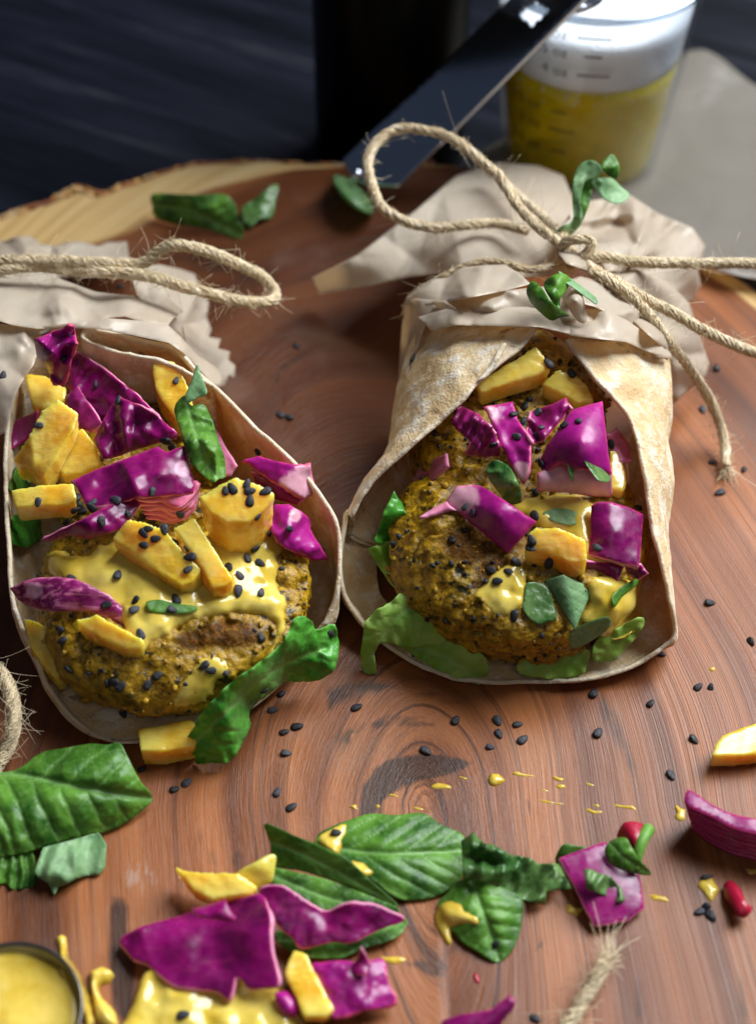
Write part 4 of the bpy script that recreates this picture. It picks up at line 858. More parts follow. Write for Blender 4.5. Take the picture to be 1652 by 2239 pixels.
pap('front_fold', fC((470, 290), (520, 268), (600, 250), (830, 222), (990, 210), (1030, 330), (900, 356), (850, 358), (600, 352), (545, 345), (520, 318)),
    fC((470, 290, 4.6), (600, 250, 5.2), (830, 222, 5.3), (990, 210, 5.2), (1030, 330, 5.35), (850, 358, 5.3), (600, 352, 5.0), (520, 318, 4.7), (700, 300, 5.5)), (.3, 8, 90), seed=6, sp=8)
pap('front_fold', fC((370, 288), (385, 258), (420, 228), (480, 185), (560, 152), (660, 140), (735, 138), (790, 170), (830, 208), (740, 232), (640, 252), (540, 272), (440, 286)),
    fC((370, 288, 3.3), (420, 228, 3.8), (560, 152, 4.3), (735, 138, 4.8), (830, 208, 5.35), (640, 252, 5.45), (540, 272, 5.05), (440, 286, 4.1), (620, 195, 5.0)), (.22, 6, 90), seed=17, sp=8)
pap('front_fold', fC((880, 352), (990, 345), (1062, 342), (1078, 312), (1105, 303), (1180, 340), (1260, 395), (1345, 468), (1338, 482), (1250, 452), (1180, 420), (1090, 410), (980, 398), (900, 375)),
    fC((880, 352, 5.35), (1062, 342, 5.25), (1105, 303, 5.3), (1180, 340, 4.8), (1345, 468, 3.6), (1250, 452, 4.4), (1090, 410, 5.3), (900, 375, 5.4)), (.18, 6, 70), seed=9, sp=7)
pap('gathered_fold', fC((940, 205), (1010, 180), (1090, 200), (1180, 270), (1300, 400), (1345, 470), (1240, 400), (1150, 330), (1060, 290), (980, 270)),
    fC((940, 205, 5.2), (1010, 180, 4.9), (1180, 270, 4.8), (1345, 470, 3.5), (1150, 330, 5.0), (980, 270, 5.5)), (.35, 7, 60), seed=19, sp=7)
pap('curled_fold', fC((950, 250), (970, 215), (1005, 220), (1025, 270), (1035, 345), (1010, 350), (990, 330), (965, 290)), fC((950, 250, 5.5), (1005, 220, 5.9), (1035, 345, 5.45), (990, 330, 5.7), (985, 270, 5.95)), (.05, 3, 60), seed=2, sp=6, sm=True)

pl = empty('parchment_wrapper', G(150, 600, 0), 'crumpled parchment round the back of the left wrap, its right edge cut in zigzags', 'parchment paper')
papl = lambda nm, o, z, **k: pap(nm, o, z, par=pl, **k)
papl('back_edge', fA((-60, 50), (20, 62), (60, 45), (130, 38), (180, 75), (240, 85), (290, 68), (340, 62), (430, 85), (470, 68), (555, 64), (562, 130), (620, 180), (500, 220), (-60, 220)),
     fA((-60, 50, 1.2), (130, 38, 1.7), (340, 62, 1.6), (555, 64, 1.0), (562, 130, 1.1), (620, 180, 1.5), (-60, 220, 2.8), (240, 150, 2.3)), fold=(.6, 14, 60), seed=31, sp=7)
papl('right_gather', fA((560, 170), (700, 165), (790, 185), (850, 205), (868, 250), (915, 335), (905, 395), (925, 450), (900, 520), (820, 520), (720, 440), (600, 300)),
     fA((560, 170, 2.2), (700, 165, 1.7), (850, 205, 1.0), (915, 335, .7), (925, 450, .7), (900, 520, 1.0), (820, 520, 2.6), (720, 440, 3.3), (600, 300, 3.1), (800, 350, 2.3)), fold=(.6, 12, 70), seed=37, sp=7)
papl('zigzag_edge', fA((800, 430), (860, 420), (918, 440), (912, 482), (966, 490), (954, 532), (1006, 546), (1000, 582), (1030, 608), (1026, 668), (1000, 650), (985, 700), (940, 700), (880, 620), (820, 540)),
     fA((800, 430, 2.4), (918, 440, .7), (966, 490, .6), (1030, 608, .5), (985, 700, .5), (940, 700, 1.2), (820, 540, 2.7)), fold=(.3, 8, 50), seed=38, sp=6)
papl('front_band', fA((-60, 420), (160, 438), (330, 420), (470, 400), (600, 410), (735, 430), (790, 480), (860, 560), (940, 610), (978, 650), (965, 690), (930, 690), (870, 620), (800, 550), (740, 508), (560, 470), (420, 445), (330, 445), (240, 450), (180, 470), (-60, 480)),
     fA((-60, 420, 4.3), (330, 420, 4.75), (735, 430, 4.3), (860, 560, 3.5), (978, 650, 2.5), (930, 690, 3.0), (800, 550, 4.1), (560, 470, 4.5), (240, 450, 4.4), (-60, 480, 4.0)), fold=(.15, 6, 90), seed=39, sp=7)
papl('top_cover', fA((-60, 230), (60, 210), (170, 188), (215, 198), (270, 230), (420, 285), (560, 300), (740, 312), (802, 370), (760, 400), (735, 432), (600, 408), (545, 392), (470, 398), (430, 430), (330, 440), (160, 446), (60, 430), (-60, 395)),
     fA((-60, 230, 3.5), (170, 188, 3.2), (420, 285, 3.4), (740, 312, 2.9), (802, 370, 2.9), (735, 432, 4.2), (545, 392, 4.7), (330, 440, 4.75), (60, 430, 4.5), (-60, 395, 4.5), (300, 370, 4.75), (650, 375, 4.2)), fold=(.3, 10, 110), seed=40, sp=8)
papl('left_side', fA((-60, 425), (60, 440), (185, 462), (175, 520), (150, 600), (105, 665), (70, 730), (45, 820), (25, 900), (-60, 940)),
     fA((-60, 425, 4.3), (185, 462, 4.2), (150, 600, 3.95), (70, 730, 3.85), (25, 900, 3.6), (-60, 940, 3.1), (0, 650, 3.85), (-60, 650, 3.75), (40, 560, 4.0)), fold=(.12, 5, 90), seed=41, sp=8)

# ------------------------------------------------------------------ greens under the fillings
LA = 'leaf'
sheet('lettuce_leaf', fD((110, 838), (112, 760), (125, 660), (170, 612), (225, 585), (262, 548), (330, 560), (400, 640), (470, 700), (440, 740), (380, 748), (290, 762), (235, 742), (190, 735), (160, 782), (172, 862), (140, 870)),
      fD((110, 838, .06), (125, 660, 1.5), (225, 585, 1.75), (330, 560, 1.7), (470, 700, 1.2), (400, 640, 1.5), (190, 735, .95), (290, 762, .75), (172, 862, .12), (380, 748, .9)),
      MLET, .035, 6, False, 2.5, (.10, 45), veins=dict(mid=fD((330, 590), (230, 660), (135, 850)), pitch=34, h=.05), seed=3, label='pale green lettuce curling over the front left rim of the right tortilla', cat=LA)
sheet('lettuce_leaf', fD((285, 765), (350, 720), (430, 700), (520, 740), (600, 800), (610, 850), (588, 890), (572, 906), (480, 878), (400, 842), (330, 800)),
      fD((285, 765, .6), (430, 700, 1.1), (600, 800, .9), (588, 890, .15), (572, 906, .08), (480, 878, .3), (400, 842, .4), (480, 800, .75)),
      MLET, .035, 6, False, 2.5, (.10, 45), veins=dict(mid=fD((330, 760), (450, 800), (580, 895)), pitch=34, h=.05), seed=4, label='pointed lettuce tip lying on the board below the front of the right wrap', cat=LA)
sheet('lettuce_leaf', fD((160, 350), (178, 300), (200, 225), (240, 148), (275, 200), (310, 300), (300, 360), (230, 350)), fD((160, 350, 1.9), (240, 148, 2.8), (310, 300, 2.0), (230, 350, 1.7)), MCHARD, .035, 7, False, 2, (.18, 35), fold=(.3, 4, 60), seed=5,
      label='shaded dark green leaf between the right patty and its left tortilla wall', cat=LA)
sheet('lettuce_leaf', fD((138, 372), (185, 352), (250, 335), (300, 430), (290, 560), (225, 510), (180, 445)), fD((138, 372, 1.9), (250, 335, 2.1), (300, 430, 1.6), (290, 560, 1.2), (180, 445, 1.5)), MLET, .035, 7, False, 2, (.15, 35), fold=(.3, 4, 60), seed=7,
      label='pale lettuce corner poking out left of the right patty', cat=LA)
sheet('lettuce_leaf', fD((720, 850), (760, 780), (900, 760), (1000, 770), (990, 830), (975, 864), (900, 878), (820, 878)), fD((720, 850, .6), (760, 780, .9), (1000, 770, .9), (975, 864, .42), (830, 878, .42)), MLET, .035, 6, True, 1, (.06, 30), seed=6,
      label='strip of lettuce poking out under the front of the right patty', cat=LA)
sheet('lettuce_leaf', fD((1015, 805), (1030, 730), (1120, 680), (1195, 640), (1218, 655), (1195, 705), (1145, 760), (1100, 808), (1050, 815)), fD((1015, 800, .8), (1195, 655, 1.5), (1100, 806, .6), (1140, 740, 1.0)), MLET, .035, 6, True, 1, (.06, 30), seed=8,
      label='light green leaf tip at the lower right corner inside the right tortilla', cat=LA)
sheet('spinach_leaf', fB((805, 1262), (850, 1190), (900, 1110), (1020, 1000), (1160, 900), (1235, 830), (1270, 770), (1290, 722), (1330, 715), (1365, 738), (1380, 772), (1425, 760), (1462, 752), (1480, 830), (1462, 940), (1400, 990), (1310, 1000), (1250, 1004), (1150, 1070), (1092, 1130), (1098, 1180), (1085, 1220), (1050, 1290), (1000, 1350), (930, 1352), (858, 1357), (850, 1322), (815, 1300)),
      fB((805, 1262, .5), (860, 1355, .12), (1000, 1350, .3), (900, 1110, 1.75), (1160, 900, 2.6), (1290, 722, 2.8), (1365, 738, 2.3), (1480, 830, 1.3), (1462, 940, 1.1), (1250, 1004, .6), (1090, 1130, .6), (1000, 1150, 1.7), (1150, 1000, 1.85), (1350, 860, 1.7), (950, 1250, 1.0)),
      MCHARD, .05, 7, True, 2, (.22, 38), fold=(.2, 6, 60), veins=dict(mid=fB((830, 1300), (960, 1160), (1200, 950), (1420, 850)), pitch=40, h=.12, w=5), seed=9, label='glossy dark green spinach leaf hanging out of the front right of the left wrap', cat=LA)
sheet('spinach_leaf', fB((35, 320), (70, 270), (130, 255), (175, 285), (190, 360), (130, 410), (70, 400), (40, 370)), zfit(fB((35, 320), (190, 360), (130, 410), (130, 255)), .35, None), MCHARD, .05, 7, True, 2, (.2, 30), seed=12,
      label='curled dark green leaf under the left mango strips inside the left wrap', cat=LA)
sheet('basil_leaf', fA((45, 1150), (60, 1090), (80, 1038), (105, 1070), (135, 1135), (100, 1160)), zfit(fA((45, 1150), (80, 1040), (135, 1135)), .5, None), MBAS, .03, 6, True, 0, (.08, 25), seed=14,
      label='narrow basil tip at the left inner wall of the left wrap', cat=LA)

# ------------------------------------------------------------------ sauce on the patties
SA = 'sauce'
drape('sauce_pool', fB((215, 540), (200, 460), (270, 415), (350, 440), (430, 400), (560, 360), (760, 380), (900, 330), (1060, 330), (1180, 300), (1240, 430), (1210, 560), (1260, 680), (1245, 800), (1170, 905), (1185, 800), (1190, 740), (1100, 705), (960, 718), (830, 742), (740, 800), (660, 850), (600, 880), (560, 800), (500, 720), (330, 640)), MSAU, ('patty',), .18, 7, 11, 1, label='glossy yellow sauce spread over the top of the left patty', cat=SA, wav=.07)
drape('sauce_drip', fB((870, 900), (930, 885), (985, 900), (1005, 940), (960, 1000), (930, 1060), (880, 1100), (800, 1120), (740, 1085), (790, 1000), (840, 950)), MSAU, ('patty',), .11, 6, 9, 2, label='runnel of yellow sauce down the front of the left patty', cat=SA, wav=.08)
drape('sauce_pool', fD((690, 215), (760, 170), (900, 150), (1010, 180), (1180, 300), (1240, 300), (1235, 420), (1130, 480), (1000, 450), (880, 330), (800, 300)), MSAU, ('patty',), .13, 7, 8, 3, label='yellow sauce between the cabbage squares on the right patty', cat=SA, wav=.1)
drape('sauce_pool', fD((985, 505), (1060, 470), (1140, 480), (1205, 478), (1230, 560), (1205, 650), (1150, 720), (1090, 735), (1000, 700), (955, 650), (990, 560)), MSAU, ('patty', 'lettuce'), .2, 7, 9, 4, label='thick yellow sauce at the front right of the right patty', cat=SA, wav=.14)
drape('sauce_drip', fD((590, 600), (545, 555), (600, 490), (660, 440), (745, 430), (765, 500), (750, 590), (700, 630), (640, 640)), MSAU, ('patty',), .10, 6, 5, 5, label='thin brown-yellow sauce smear on the crust of the right patty', cat=SA, wav=.08)

# ------------------------------------------------------------------ cabbage and mango in the wraps
def cab(outl, label, lift=.18, z=None, mats=None, thick=.10, order=1, pale=None, wr=(.10, 45), curl=0, fold=(0, 5, 80), seed=0, bias=.6, jit=1.5, keys=None, sp=6, name='red_cabbage_piece', pleat=None, sm=False, dome=.07, bend=.24):
    return sheet(name, outl, z if z is not None else zfit(outl, lift, keys, order, bias), mats or MCAB, thick, sp, sm, jit, wr, fold, curl, pleat=pleat, seed=seed, pale=pale, dome=dome, bend=bend, label=label, cat='cabbage')
def man(outl, depth, label, lift=.3, z=None, seed=0, bias=.5, keys=None, taper=.94, lean=(0, 0), rough=.045):
    return chunk('mango_piece', outl, z if z is not None else zfit(outl, lift, keys, 1, bias), depth, MMANGO, label, 'mango', taper, lean, rough, seed=seed)
# left wrap, back to front
cab(fA((30, 905), (70, 850), (160, 808), (165, 890), (110, 940), (50, 970)), 'dull magenta cabbage scrap low against the left wall of the left wrap', z=fA((30, 905, 2.9), (160, 808, 3.3), (165, 890, 3.0), (50, 970, 2.7)), mats=[MCAB[1]], seed=1)
man(fA((105, 640), (200, 650), (288, 700), (282, 760), (190, 790), (140, 770)), .7, 'mango piece under the topmost curled cabbage in the left wrap', z=fA((105, 640, 3.75), (288, 700, 3.6), (140, 770, 3.55)))
cab(fA((318, 548), (380, 570), (480, 640), (600, 735), (695, 828), (600, 850), (500, 862), (440, 870), (350, 800), (300, 700)), 'long purple cabbage leaf sloping below the tortilla fold of the left wrap', z=fA((318, 548, 3.9), (600, 735, 3.95), (695, 828, 3.7), (500, 862, 3.4), (300, 700, 3.3), (480, 720, 3.85)), wr=(.25, 50), fold=(.25, 5, 60), curl=.15, seed=2)
cab(fA((285, 742), (340, 698), (375, 750), (445, 862), (400, 900), (330, 872), (290, 800)), 'magenta cabbage piece with a pink fold beside the tall mango strip, left wrap', z=fA((285, 742, 3.5), (340, 698, 3.75), (445, 862, 3.75), (330, 872, 3.4)), mats=[MCAB[1], MCAB[0], MCAB[2]], wr=(.2, 40), seed=3)
cab(fA((440, 872), (480, 790), (520, 742), (620, 785), (690, 828), (778, 905), (775, 930), (700, 945), (600, 975), (500, 1010), (450, 1018), (410, 930)), 'crumpled dark purple cabbage piece in the middle of the left wrap', z=fA((440, 872, 3.6), (520, 742, 4.15), (690, 828, 4.05), (778, 905, 3.7), (600, 975, 3.55), (450, 1018, 3.3), (590, 880, 4.0)), fold=(.5, 8, 60), wr=(.2, 40), seed=4, curl=.1)
cab(fA((150, 492), (230, 462), (325, 432), (332, 500), (318, 555), (300, 625), (272, 700), (235, 680), (205, 620), (160, 560)), 'curled purple cabbage piece standing highest at the back of the left wrap', z=fA((150, 492, 4.5), (325, 432, 5.0), (318, 555, 4.5), (272, 700, 3.9), (160, 560, 4.0), (240, 540, 4.6)), fold=(.8, 7, 40), wr=(.2, 30), seed=5, curl=.2, mats=MCABP)
man(fA((668, 600), (690, 573), (762, 590), (805, 650), (842, 760), (815, 870), (770, 850), (712, 760), (675, 690)), .8, 'upright mango slice leaning on the tortilla fold of the left wrap', z=fA((668, 600, 4.25), (762, 590, 4.25), (842, 760, 3.9), (770, 850, 3.6)))
man(fA((130, 905), (180, 805), (255, 750), (342, 815), (325, 880), (250, 1000), (195, 1085), (150, 1060), (60, 1020)), .75, 'broad mango strip standing along the left wall of the left wrap', z=fA((130, 905, 3.95), (255, 750, 4.4), (342, 815, 4.2), (195, 1085, 3.4), (60, 1020, 3.2)))
man(fA((300, 905), (360, 878), (415, 950), (448, 1030), (360, 1075), (280, 1085), (245, 1050)), .7, 'rounded orange mango piece beside the broad strip in the left wrap', z=fA((300, 905, 3.55), (360, 878, 3.75), (448, 1030, 3.45), (245, 1050, 3.2)))
man(fA((45, 1152), (180, 1128), (322, 1118), (335, 1190), (300, 1215), (70, 1225)), .55, 'flat mango strip with one seed at the left wall of the left wrap', z=fA((45, 1152, 3.1), (322, 1118, 3.35), (300, 1215, 3.15), (70, 1225, 2.95)))
cab(fA((860, 880), (940, 870), (985, 960), (1030, 1040), (1010, 1085), (930, 1100), (880, 1000)), 'red-pink cabbage scrap behind the basil in the left wrap', z=fA((860, 880, 3.0), (985, 960, 3.2), (1010, 1085, 3.1), (930, 1100, 3.2)), mats=[MCAB[2]], seed=6)
cab(fA((322, 1108), (420, 1062), (560, 1010), (690, 962), (730, 985), (815, 955), (830, 1040), (855, 1130), (845, 1165), (700, 1180), (600, 1188), (470, 1215), (385, 1228)), 'large square of dark purple cabbage in the centre of the left wrap', z=fA((322, 1108, 3.75), (560, 1010, 4.3), (690, 962, 4.35), (815, 955, 4.1), (845, 1165, 3.75), (600, 1188, 3.9), (385, 1228, 3.6), (600, 1100, 4.25)), thick=.2, wr=(.12, 60), seed=7, fold=(.25, 4, 90), pale=fA((800, 1060, 22)))
# its cut side: stacked thin layers
lay = empty('red_cabbage_piece', G(370, 1110, 3.2), 'pink layered cut edge of cabbage below the large purple square, left wrap', 'cabbage')
for k in range(5):
    o_ = fA((590 + k * 12, 1190 + k * 20), (700, 1150 + k * 20), (860 - k * 4, 1110 + k * 24), (862 - k * 6, 1150 + k * 26), (780 - k * 6, 1225 + k * 18), (690, 1200 + k * 20))
    sheet('leaf_layer', o_, fA((590 + k * 12, 1190 + k * 20, 3.65 - k * .14), (860, 1110 + k * 24, 3.85 - k * .14), (780, 1225 + k * 18, 3.6 - k * .14)), [MCABP[2], MCAB[2], MCAB[2]], .09, 7, True, 1, (.12, 30), seed=60 + k, parent=lay, reg='cab')
cab(fB((185, 380), (300, 320), (440, 245), (540, 195), (605, 200), (612, 225), (570, 290), (530, 335), (400, 372), (300, 362), (230, 388)), 'purple cabbage strip with a pink rim above the sauce, left wrap', z=fB((185, 380, 2.9), (440, 245, 3.7), (605, 200, 3.75), (530, 335, 3.35), (300, 362, 3.0), (400, 310, 3.6)), wr=(.12, 40), seed=8, curl=.1)
cab(fB((1100, 85), (1200, 110), (1320, 200), (1300, 225), (1200, 200), (1120, 150)), 'dark purple cabbage under the white-ribbed piece at the right of the left wrap', z=fB((1100, 85, 3.1), (1320, 200, 2.9), (1200, 200, 2.7)), seed=10)
cab(fA((1062, 1022), (1130, 1003), (1210, 1025), (1290, 1040), (1358, 1050), (1374, 1120), (1366, 1172), (1330, 1192), (1280, 1160), (1230, 1135), (1140, 1082)), 'cabbage piece with a thick white rib at the right wall of the left wrap', z=fA((1062, 1022, 3.5), (1210, 1025, 3.75), (1358, 1050, 3.45), (1330, 1192, 3.1), (1140, 1082, 3.35), (1250, 1090, 3.7)), thick=.28, pale=fA((1330, 1120, 48), (1270, 1130, 30)), mats=MCABP, seed=9)
man(fB((868, 190), (950, 140), (1032, 98), (1120, 130), (1202, 172), (1150, 250), (1090, 300), (990, 300), (920, 260)), 1.9, 'large mango cube dotted with seeds on the right of the left wrap', z=fB((868, 190, 4.5), (1032, 98, 4.7), (1202, 172, 4.4), (990, 300, 4.2)), taper=.86)
cab(fB((1172, 255), (1200, 225), (1262, 222), (1310, 250), (1362, 290), (1356, 330), (1390, 390), (1437, 465), (1370, 470), (1290, 442), (1215, 392), (1165, 310)), 'bright magenta cabbage twist at the right rim of the left wrap', z=fB((1172, 255, 3.2), (1262, 222, 3.35), (1362, 290, 2.85), (1437, 465, 2.2), (1215, 392, 2.7), (1290, 340, 3.1)), mats=MCABP, fold=(.6, 7, 45), wr=(.15, 30), seed=11, curl=.15, pale=fB((1290, 270, 18)))
man(fB((560, 288), (640, 300), (722, 335), (800, 420), (885, 505), (845, 560), (790, 575), (640, 480), (490, 370)), .95, 'long mango block with a cluster of seeds on the left patty', z=fB((560, 288, 3.9), (722, 335, 3.95), (885, 505, 3.5), (790, 575, 3.35), (490, 370, 3.55)))
man(fB((755, 325), (850, 277), (930, 400), (1018, 545), (985, 580), (930, 590), (880, 500), (820, 410)), .95, 'narrow mango strip beside the long block on the left patty', z=fB((755, 325, 4.0), (850, 277, 4.1), (1018, 545, 3.4), (930, 590, 3.3)))
man(fB((330, 725), (420, 700), (520, 755), (632, 812), (620, 850), (560, 860), (430, 800), (360, 760)), .7, 'mango strip under the striped cabbage at the front left patty', z=fB((330, 725, 2.8), (420, 700, 3.0), (632, 812, 2.85), (560, 860, 2.65)))
man(fB((105, 720), (160, 730), (250, 790), (275, 880), (282, 960), (250, 985), (200, 930), (130, 840)), .7, 'orange mango slice wedged between left patty and left tortilla wall', z=fB((105, 720, 1.9), (250, 790, 2.1), (282, 960, 1.35), (200, 930, 1.4)))
man(fB((605, 1205), (720, 1180), (830, 1158), (870, 1190), (862, 1250), (850, 1275), (720, 1300), (610, 1300)), .62, 'squarish mango block lying on the board below the left patty', z=.72)
cab(fB((45, 590), (100, 560), (160, 545), (250, 540), (330, 550), (410, 585), (480, 625), (560, 690), (600, 740), (628, 785), (560, 765), (500, 742), (440, 705), (390, 690), (240, 692), (180, 685), (120, 668), (80, 640)), 'striped red cabbage sliver across the front left of the left patty', z=fB((45, 590, 2.4), (160, 545, 2.9), (330, 550, 3.15), (480, 625, 3.0), (628, 785, 2.55), (390, 690, 2.75), (240, 692, 2.55), (120, 668, 2.3)), mats=MCABS, wr=(.1, 40), fold=(.15, 5, 60), bend=0, seed=12, pale=fB((150, 600, 22)))
sheet('basil_leaf', fA((762, 800), (790, 748), (815, 740), (835, 780), (890, 778), (925, 840), (955, 930), (985, 1020), (985, 1095), (960, 1100), (930, 1115), (870, 1070), (820, 1000), (790, 900)), fA((762, 800, 4.05), (815, 740, 4.3), (925, 840, 4.25), (985, 1020, 4.1), (930, 1115, 4.0), (820, 1000, 4.25), (870, 930, 4.6)), MBAS, .035, 6, True, 1, (.12, 30), fold=(.25, 5, 40), veins=dict(mid=fA((815, 750), (860, 920), (950, 1100)), pitch=26, h=.09, w=4), seed=15, label='rolled basil leaf lying across the middle of the left wrap', cat=LA)
sheet('basil_leaf', fA((808, 745), (835, 680), (860, 604), (880, 650), (906, 728), (860, 748), (825, 770)), fA((808, 745, 4.4), (860, 604, 4.7), (906, 728, 4.5), (825, 770, 4.35)), MBASP, .03, 6, True, 0, (.06, 25), seed=16, label='small pale basil triangle at the tortilla fold of the left wrap', cat=LA)
sheet('basil_leaf', fB((640, 650), (700, 640), (760, 655), (860, 670), (850, 690), (770, 700), (690, 695), (650, 685)), zfit(fB((640, 650), (860, 670), (690, 695)), .03, None, 1), MBAS, .03, 6, True, 0, (.04, 25), seed=18, label='basil shred half sunk in the sauce on the left patty', cat=LA)

# right wrap
man(fC((632, 580), (650, 556), (750, 495), (850, 433), (882, 468), (902, 515), (850, 540), (760, 565), (650, 605)), .55, 'long yellow mango strip under the torn flap of the right wrap', z=fC((632, 580, 4.45), (850, 433, 4.9), (902, 515, 4.65), (650, 605, 4.35)))
man(fC((868, 570), (930, 518), (990, 535), (1040, 580), (1062, 632), (1000, 640), (930, 600)), .55, 'short mango strip under the right flap of the right wrap', z=fC((868, 570, 4.3), (930, 518, 4.5), (1062, 632, 4.2)))
cab(fC((1110, 760), (1150, 740), (1190, 790), (1200, 850), (1140, 860)), 'dark red cabbage bit in the shade of the right flap', z=fC((1110, 760, 3.6), (1190, 790, 3.5), (1140, 860, 3.4)), mats=[MCAB[2]], seed=20)
cab(fC((400, 925), (430, 872), (520, 828), (530, 870), (470, 925), (430, 935)), 'flat red cabbage flake on the left flank of the right patty', lift=.05, mats=[MCAB[2]], thick=.07, seed=21)
man(fC((1118, 812), (1148, 818), (1170, 860), (1182, 930), (1165, 960), (1120, 950)), .9, 'mango slice behind the biggest cabbage square of the right wrap', z=fC((1118, 812, 3.6), (1182, 930, 3.35), (1120, 950, 3.35)))
cab(fC((538, 705), (560, 670), (582, 654), (640, 682), (690, 735), (722, 800), (720, 835), (650, 842), (595, 832), (615, 785), (565, 745)), 'ruffled magenta cabbage curl at the left of the right wrap', z=fC((538, 705, 4.0), (582, 654, 4.2), (722, 800, 3.9), (650, 842, 3.7), (620, 740, 4.15)), mats=[MCAB[1], MCAB[0], MCAB[2]], pleat=(.8, .6, 20, .10), wr=(.2, 30), seed=22, fold=(.3, 5, 40), thick=.09)
cab(fC((668, 655), (765, 638), (782, 700), (832, 778), (826, 895), (802, 938), (762, 880), (722, 795)), 'upright magenta cabbage strip left of the biggest square, right wrap', z=fC((668, 655, 4.2), (765, 638, 4.35), (832, 778, 4.25), (802, 938, 3.7), (722, 795, 4.0)), mats=MCABP, wr=(.12, 40), seed=23, curl=.1, pale=fC((800, 890, 26), (680, 680, 22)))
cab(fC((818, 745), (835, 672), (900, 650), (960, 624), (975, 660), (930, 720), (880, 775), (845, 790)), 'folded purple cabbage sliver behind the biggest square, right wrap', z=fC((818, 745, 4.1), (835, 672, 4.3), (960, 624, 4.4), (880, 775, 4.15)), wr=(.15, 35), fold=(.4, 5, 40), seed=24)
cab(fC((858, 860), (890, 800), (930, 740), (975, 672), (1035, 650), (1092, 636), (1106, 760), (1118, 850), (1128, 900), (1000, 885), (930, 860), (878, 905)), 'biggest bright violet cabbage square on the right wrap', z=fC((858, 860, 4.05), (975, 672, 4.65), (1092, 636, 4.6), (1128, 900, 4.0), (930, 860, 4.2), (1010, 780, 4.75)), mats=MCABP, thick=.3, wr=(.06, 60), seed=25, sp=6)
cab(fC((855, 900), (930, 858), (1000, 868), (1126, 885), (1128, 985), (1060, 985), (950, 968), (858, 965)), 'pale pink cut face of cabbage hanging below the biggest violet square', z=fC((855, 900, 3.95), (930, 858, 4.1), (1126, 885, 3.95), (1128, 985, 3.3), (858, 965, 3.45)), mats=[MCABP[2], MCAB[2], MCAB[2]], thick=.12, wr=(.05, 40), seed=26, pale=fC((980, 925, 90), (1090, 940, 50)))
cab(fD((340, 246), (390, 215), (445, 188), (475, 222), (400, 246)), 'small dark red cabbage corner left of the slanting strip, right patty', lift=.12, mats=[MCAB[2]], seed=27)
cab(fD((440, 190), (482, 128), (540, 122), (585, 130), (640, 165), (700, 205), (795, 268), (740, 330), (682, 392), (620, 340), (560, 290)), 'slanting cabbage strip with a pink end across the right patty', z=fD((440, 190, 3.3), (482, 128, 3.65), (585, 130, 3.75), (795, 268, 3.5), (682, 392, 3.1), (560, 290, 3.2), (630, 230, 3.75)), mats=MCABP, thick=.2, wr=(.06, 50), seed=28, pale=fD((510, 170, 42), (470, 170, 30)))
cab(fD((985, 425), (1060, 425), (1135, 440), (1112, 497), (1050, 492), (1000, 497)), 'dark violet cabbage tucked below the small square, right wrap', z=fD((985, 425, 2.9), (1135, 440, 2.75), (1050, 495, 2.45)), seed=29)
cab(fD((1140, 440), (1205, 435), (1228, 465), (1192, 492), (1150, 478)), 'purple cabbage corner at the lower right of the small square, right wrap', z=fD((1140, 440, 2.7), (1228, 465, 2.6), (1150, 478, 2.4)), seed=30)
cab(fD((1008, 205), (1035, 190), (1085, 190), (1150, 210), (1212, 236), (1204, 340), (1195, 440), (1120, 425), (1050, 408), (998, 392)), 'small purple cabbage square with red edges on the right of the right patty', z=fD((1008, 205, 3.45), (1085, 190, 3.55), (1212, 236, 3.2), (1195, 440, 2.75), (998, 392, 3.05), (1100, 310, 3.45)), thick=.25, wr=(.05, 40), seed=31)
man(fD((760, 320), (792, 286), (870, 280), (930, 305), (985, 338), (992, 420), (940, 425), (850, 395), (750, 370)), .85, 'orange-yellow mango block in the middle of the right patty', z=fD((760, 320, 3.65), (870, 280, 3.8), (985, 338, 3.6), (940, 425, 3.3), (750, 370, 3.4)))
sheet('basil_leaf', fC((668, 890), (700, 850), (750, 872), (775, 910), (793, 952), (796, 1000), (760, 1012), (720, 975), (695, 945)), fC((668, 890, 4.1), (750, 872, 4.3), (796, 1000, 3.7), (695, 945, 3.9), (735, 930, 4.25)), MBASD, .035, 6, True, 1, (.1, 25), fold=(.3, 4, 30), seed=32, label='crumpled wet basil bit above the slanting cabbage of the right wrap', cat=LA)
sheet('basil_leaf', fC((1028, 852), (1060, 845), (1090, 880), (1122, 915), (1115, 928), (1080, 925), (1050, 890)), fC((1028, 852, 4.55), (1122, 915, 4.2), (1060, 890, 4.5)), MBASD, .03, 5, True, 0, (.06, 20), seed=33, label='tiny basil fleck on the pale face of the biggest cabbage square', cat=LA)
sheet('basil_leaf', fC((965, 855), (985, 850), (990, 890), (985, 930), (970, 900)), fC((965, 855, 4.42), (985, 930, 4.1), (990, 890, 4.25)), MBASD, .025, 5, True, 0, seed=34, label='thin dark basil sliver left of the tiny fleck on the pale cabbage face', cat=LA)
sheet('basil_leaf', fD((742, 610), (748, 560), (756, 508), (800, 505), (835, 520), (860, 580), (872, 645), (835, 655), (798, 668)), zfit(fD((742, 610), (756, 508), (835, 520), (872, 645), (798, 668)), .08, ('patty', 'sauce'), 1, .8), MBASD, .03, 6, True, 0, (.06, 30), seed=35, label='dark bruised basil piece on the front of the right patty', cat=LA)
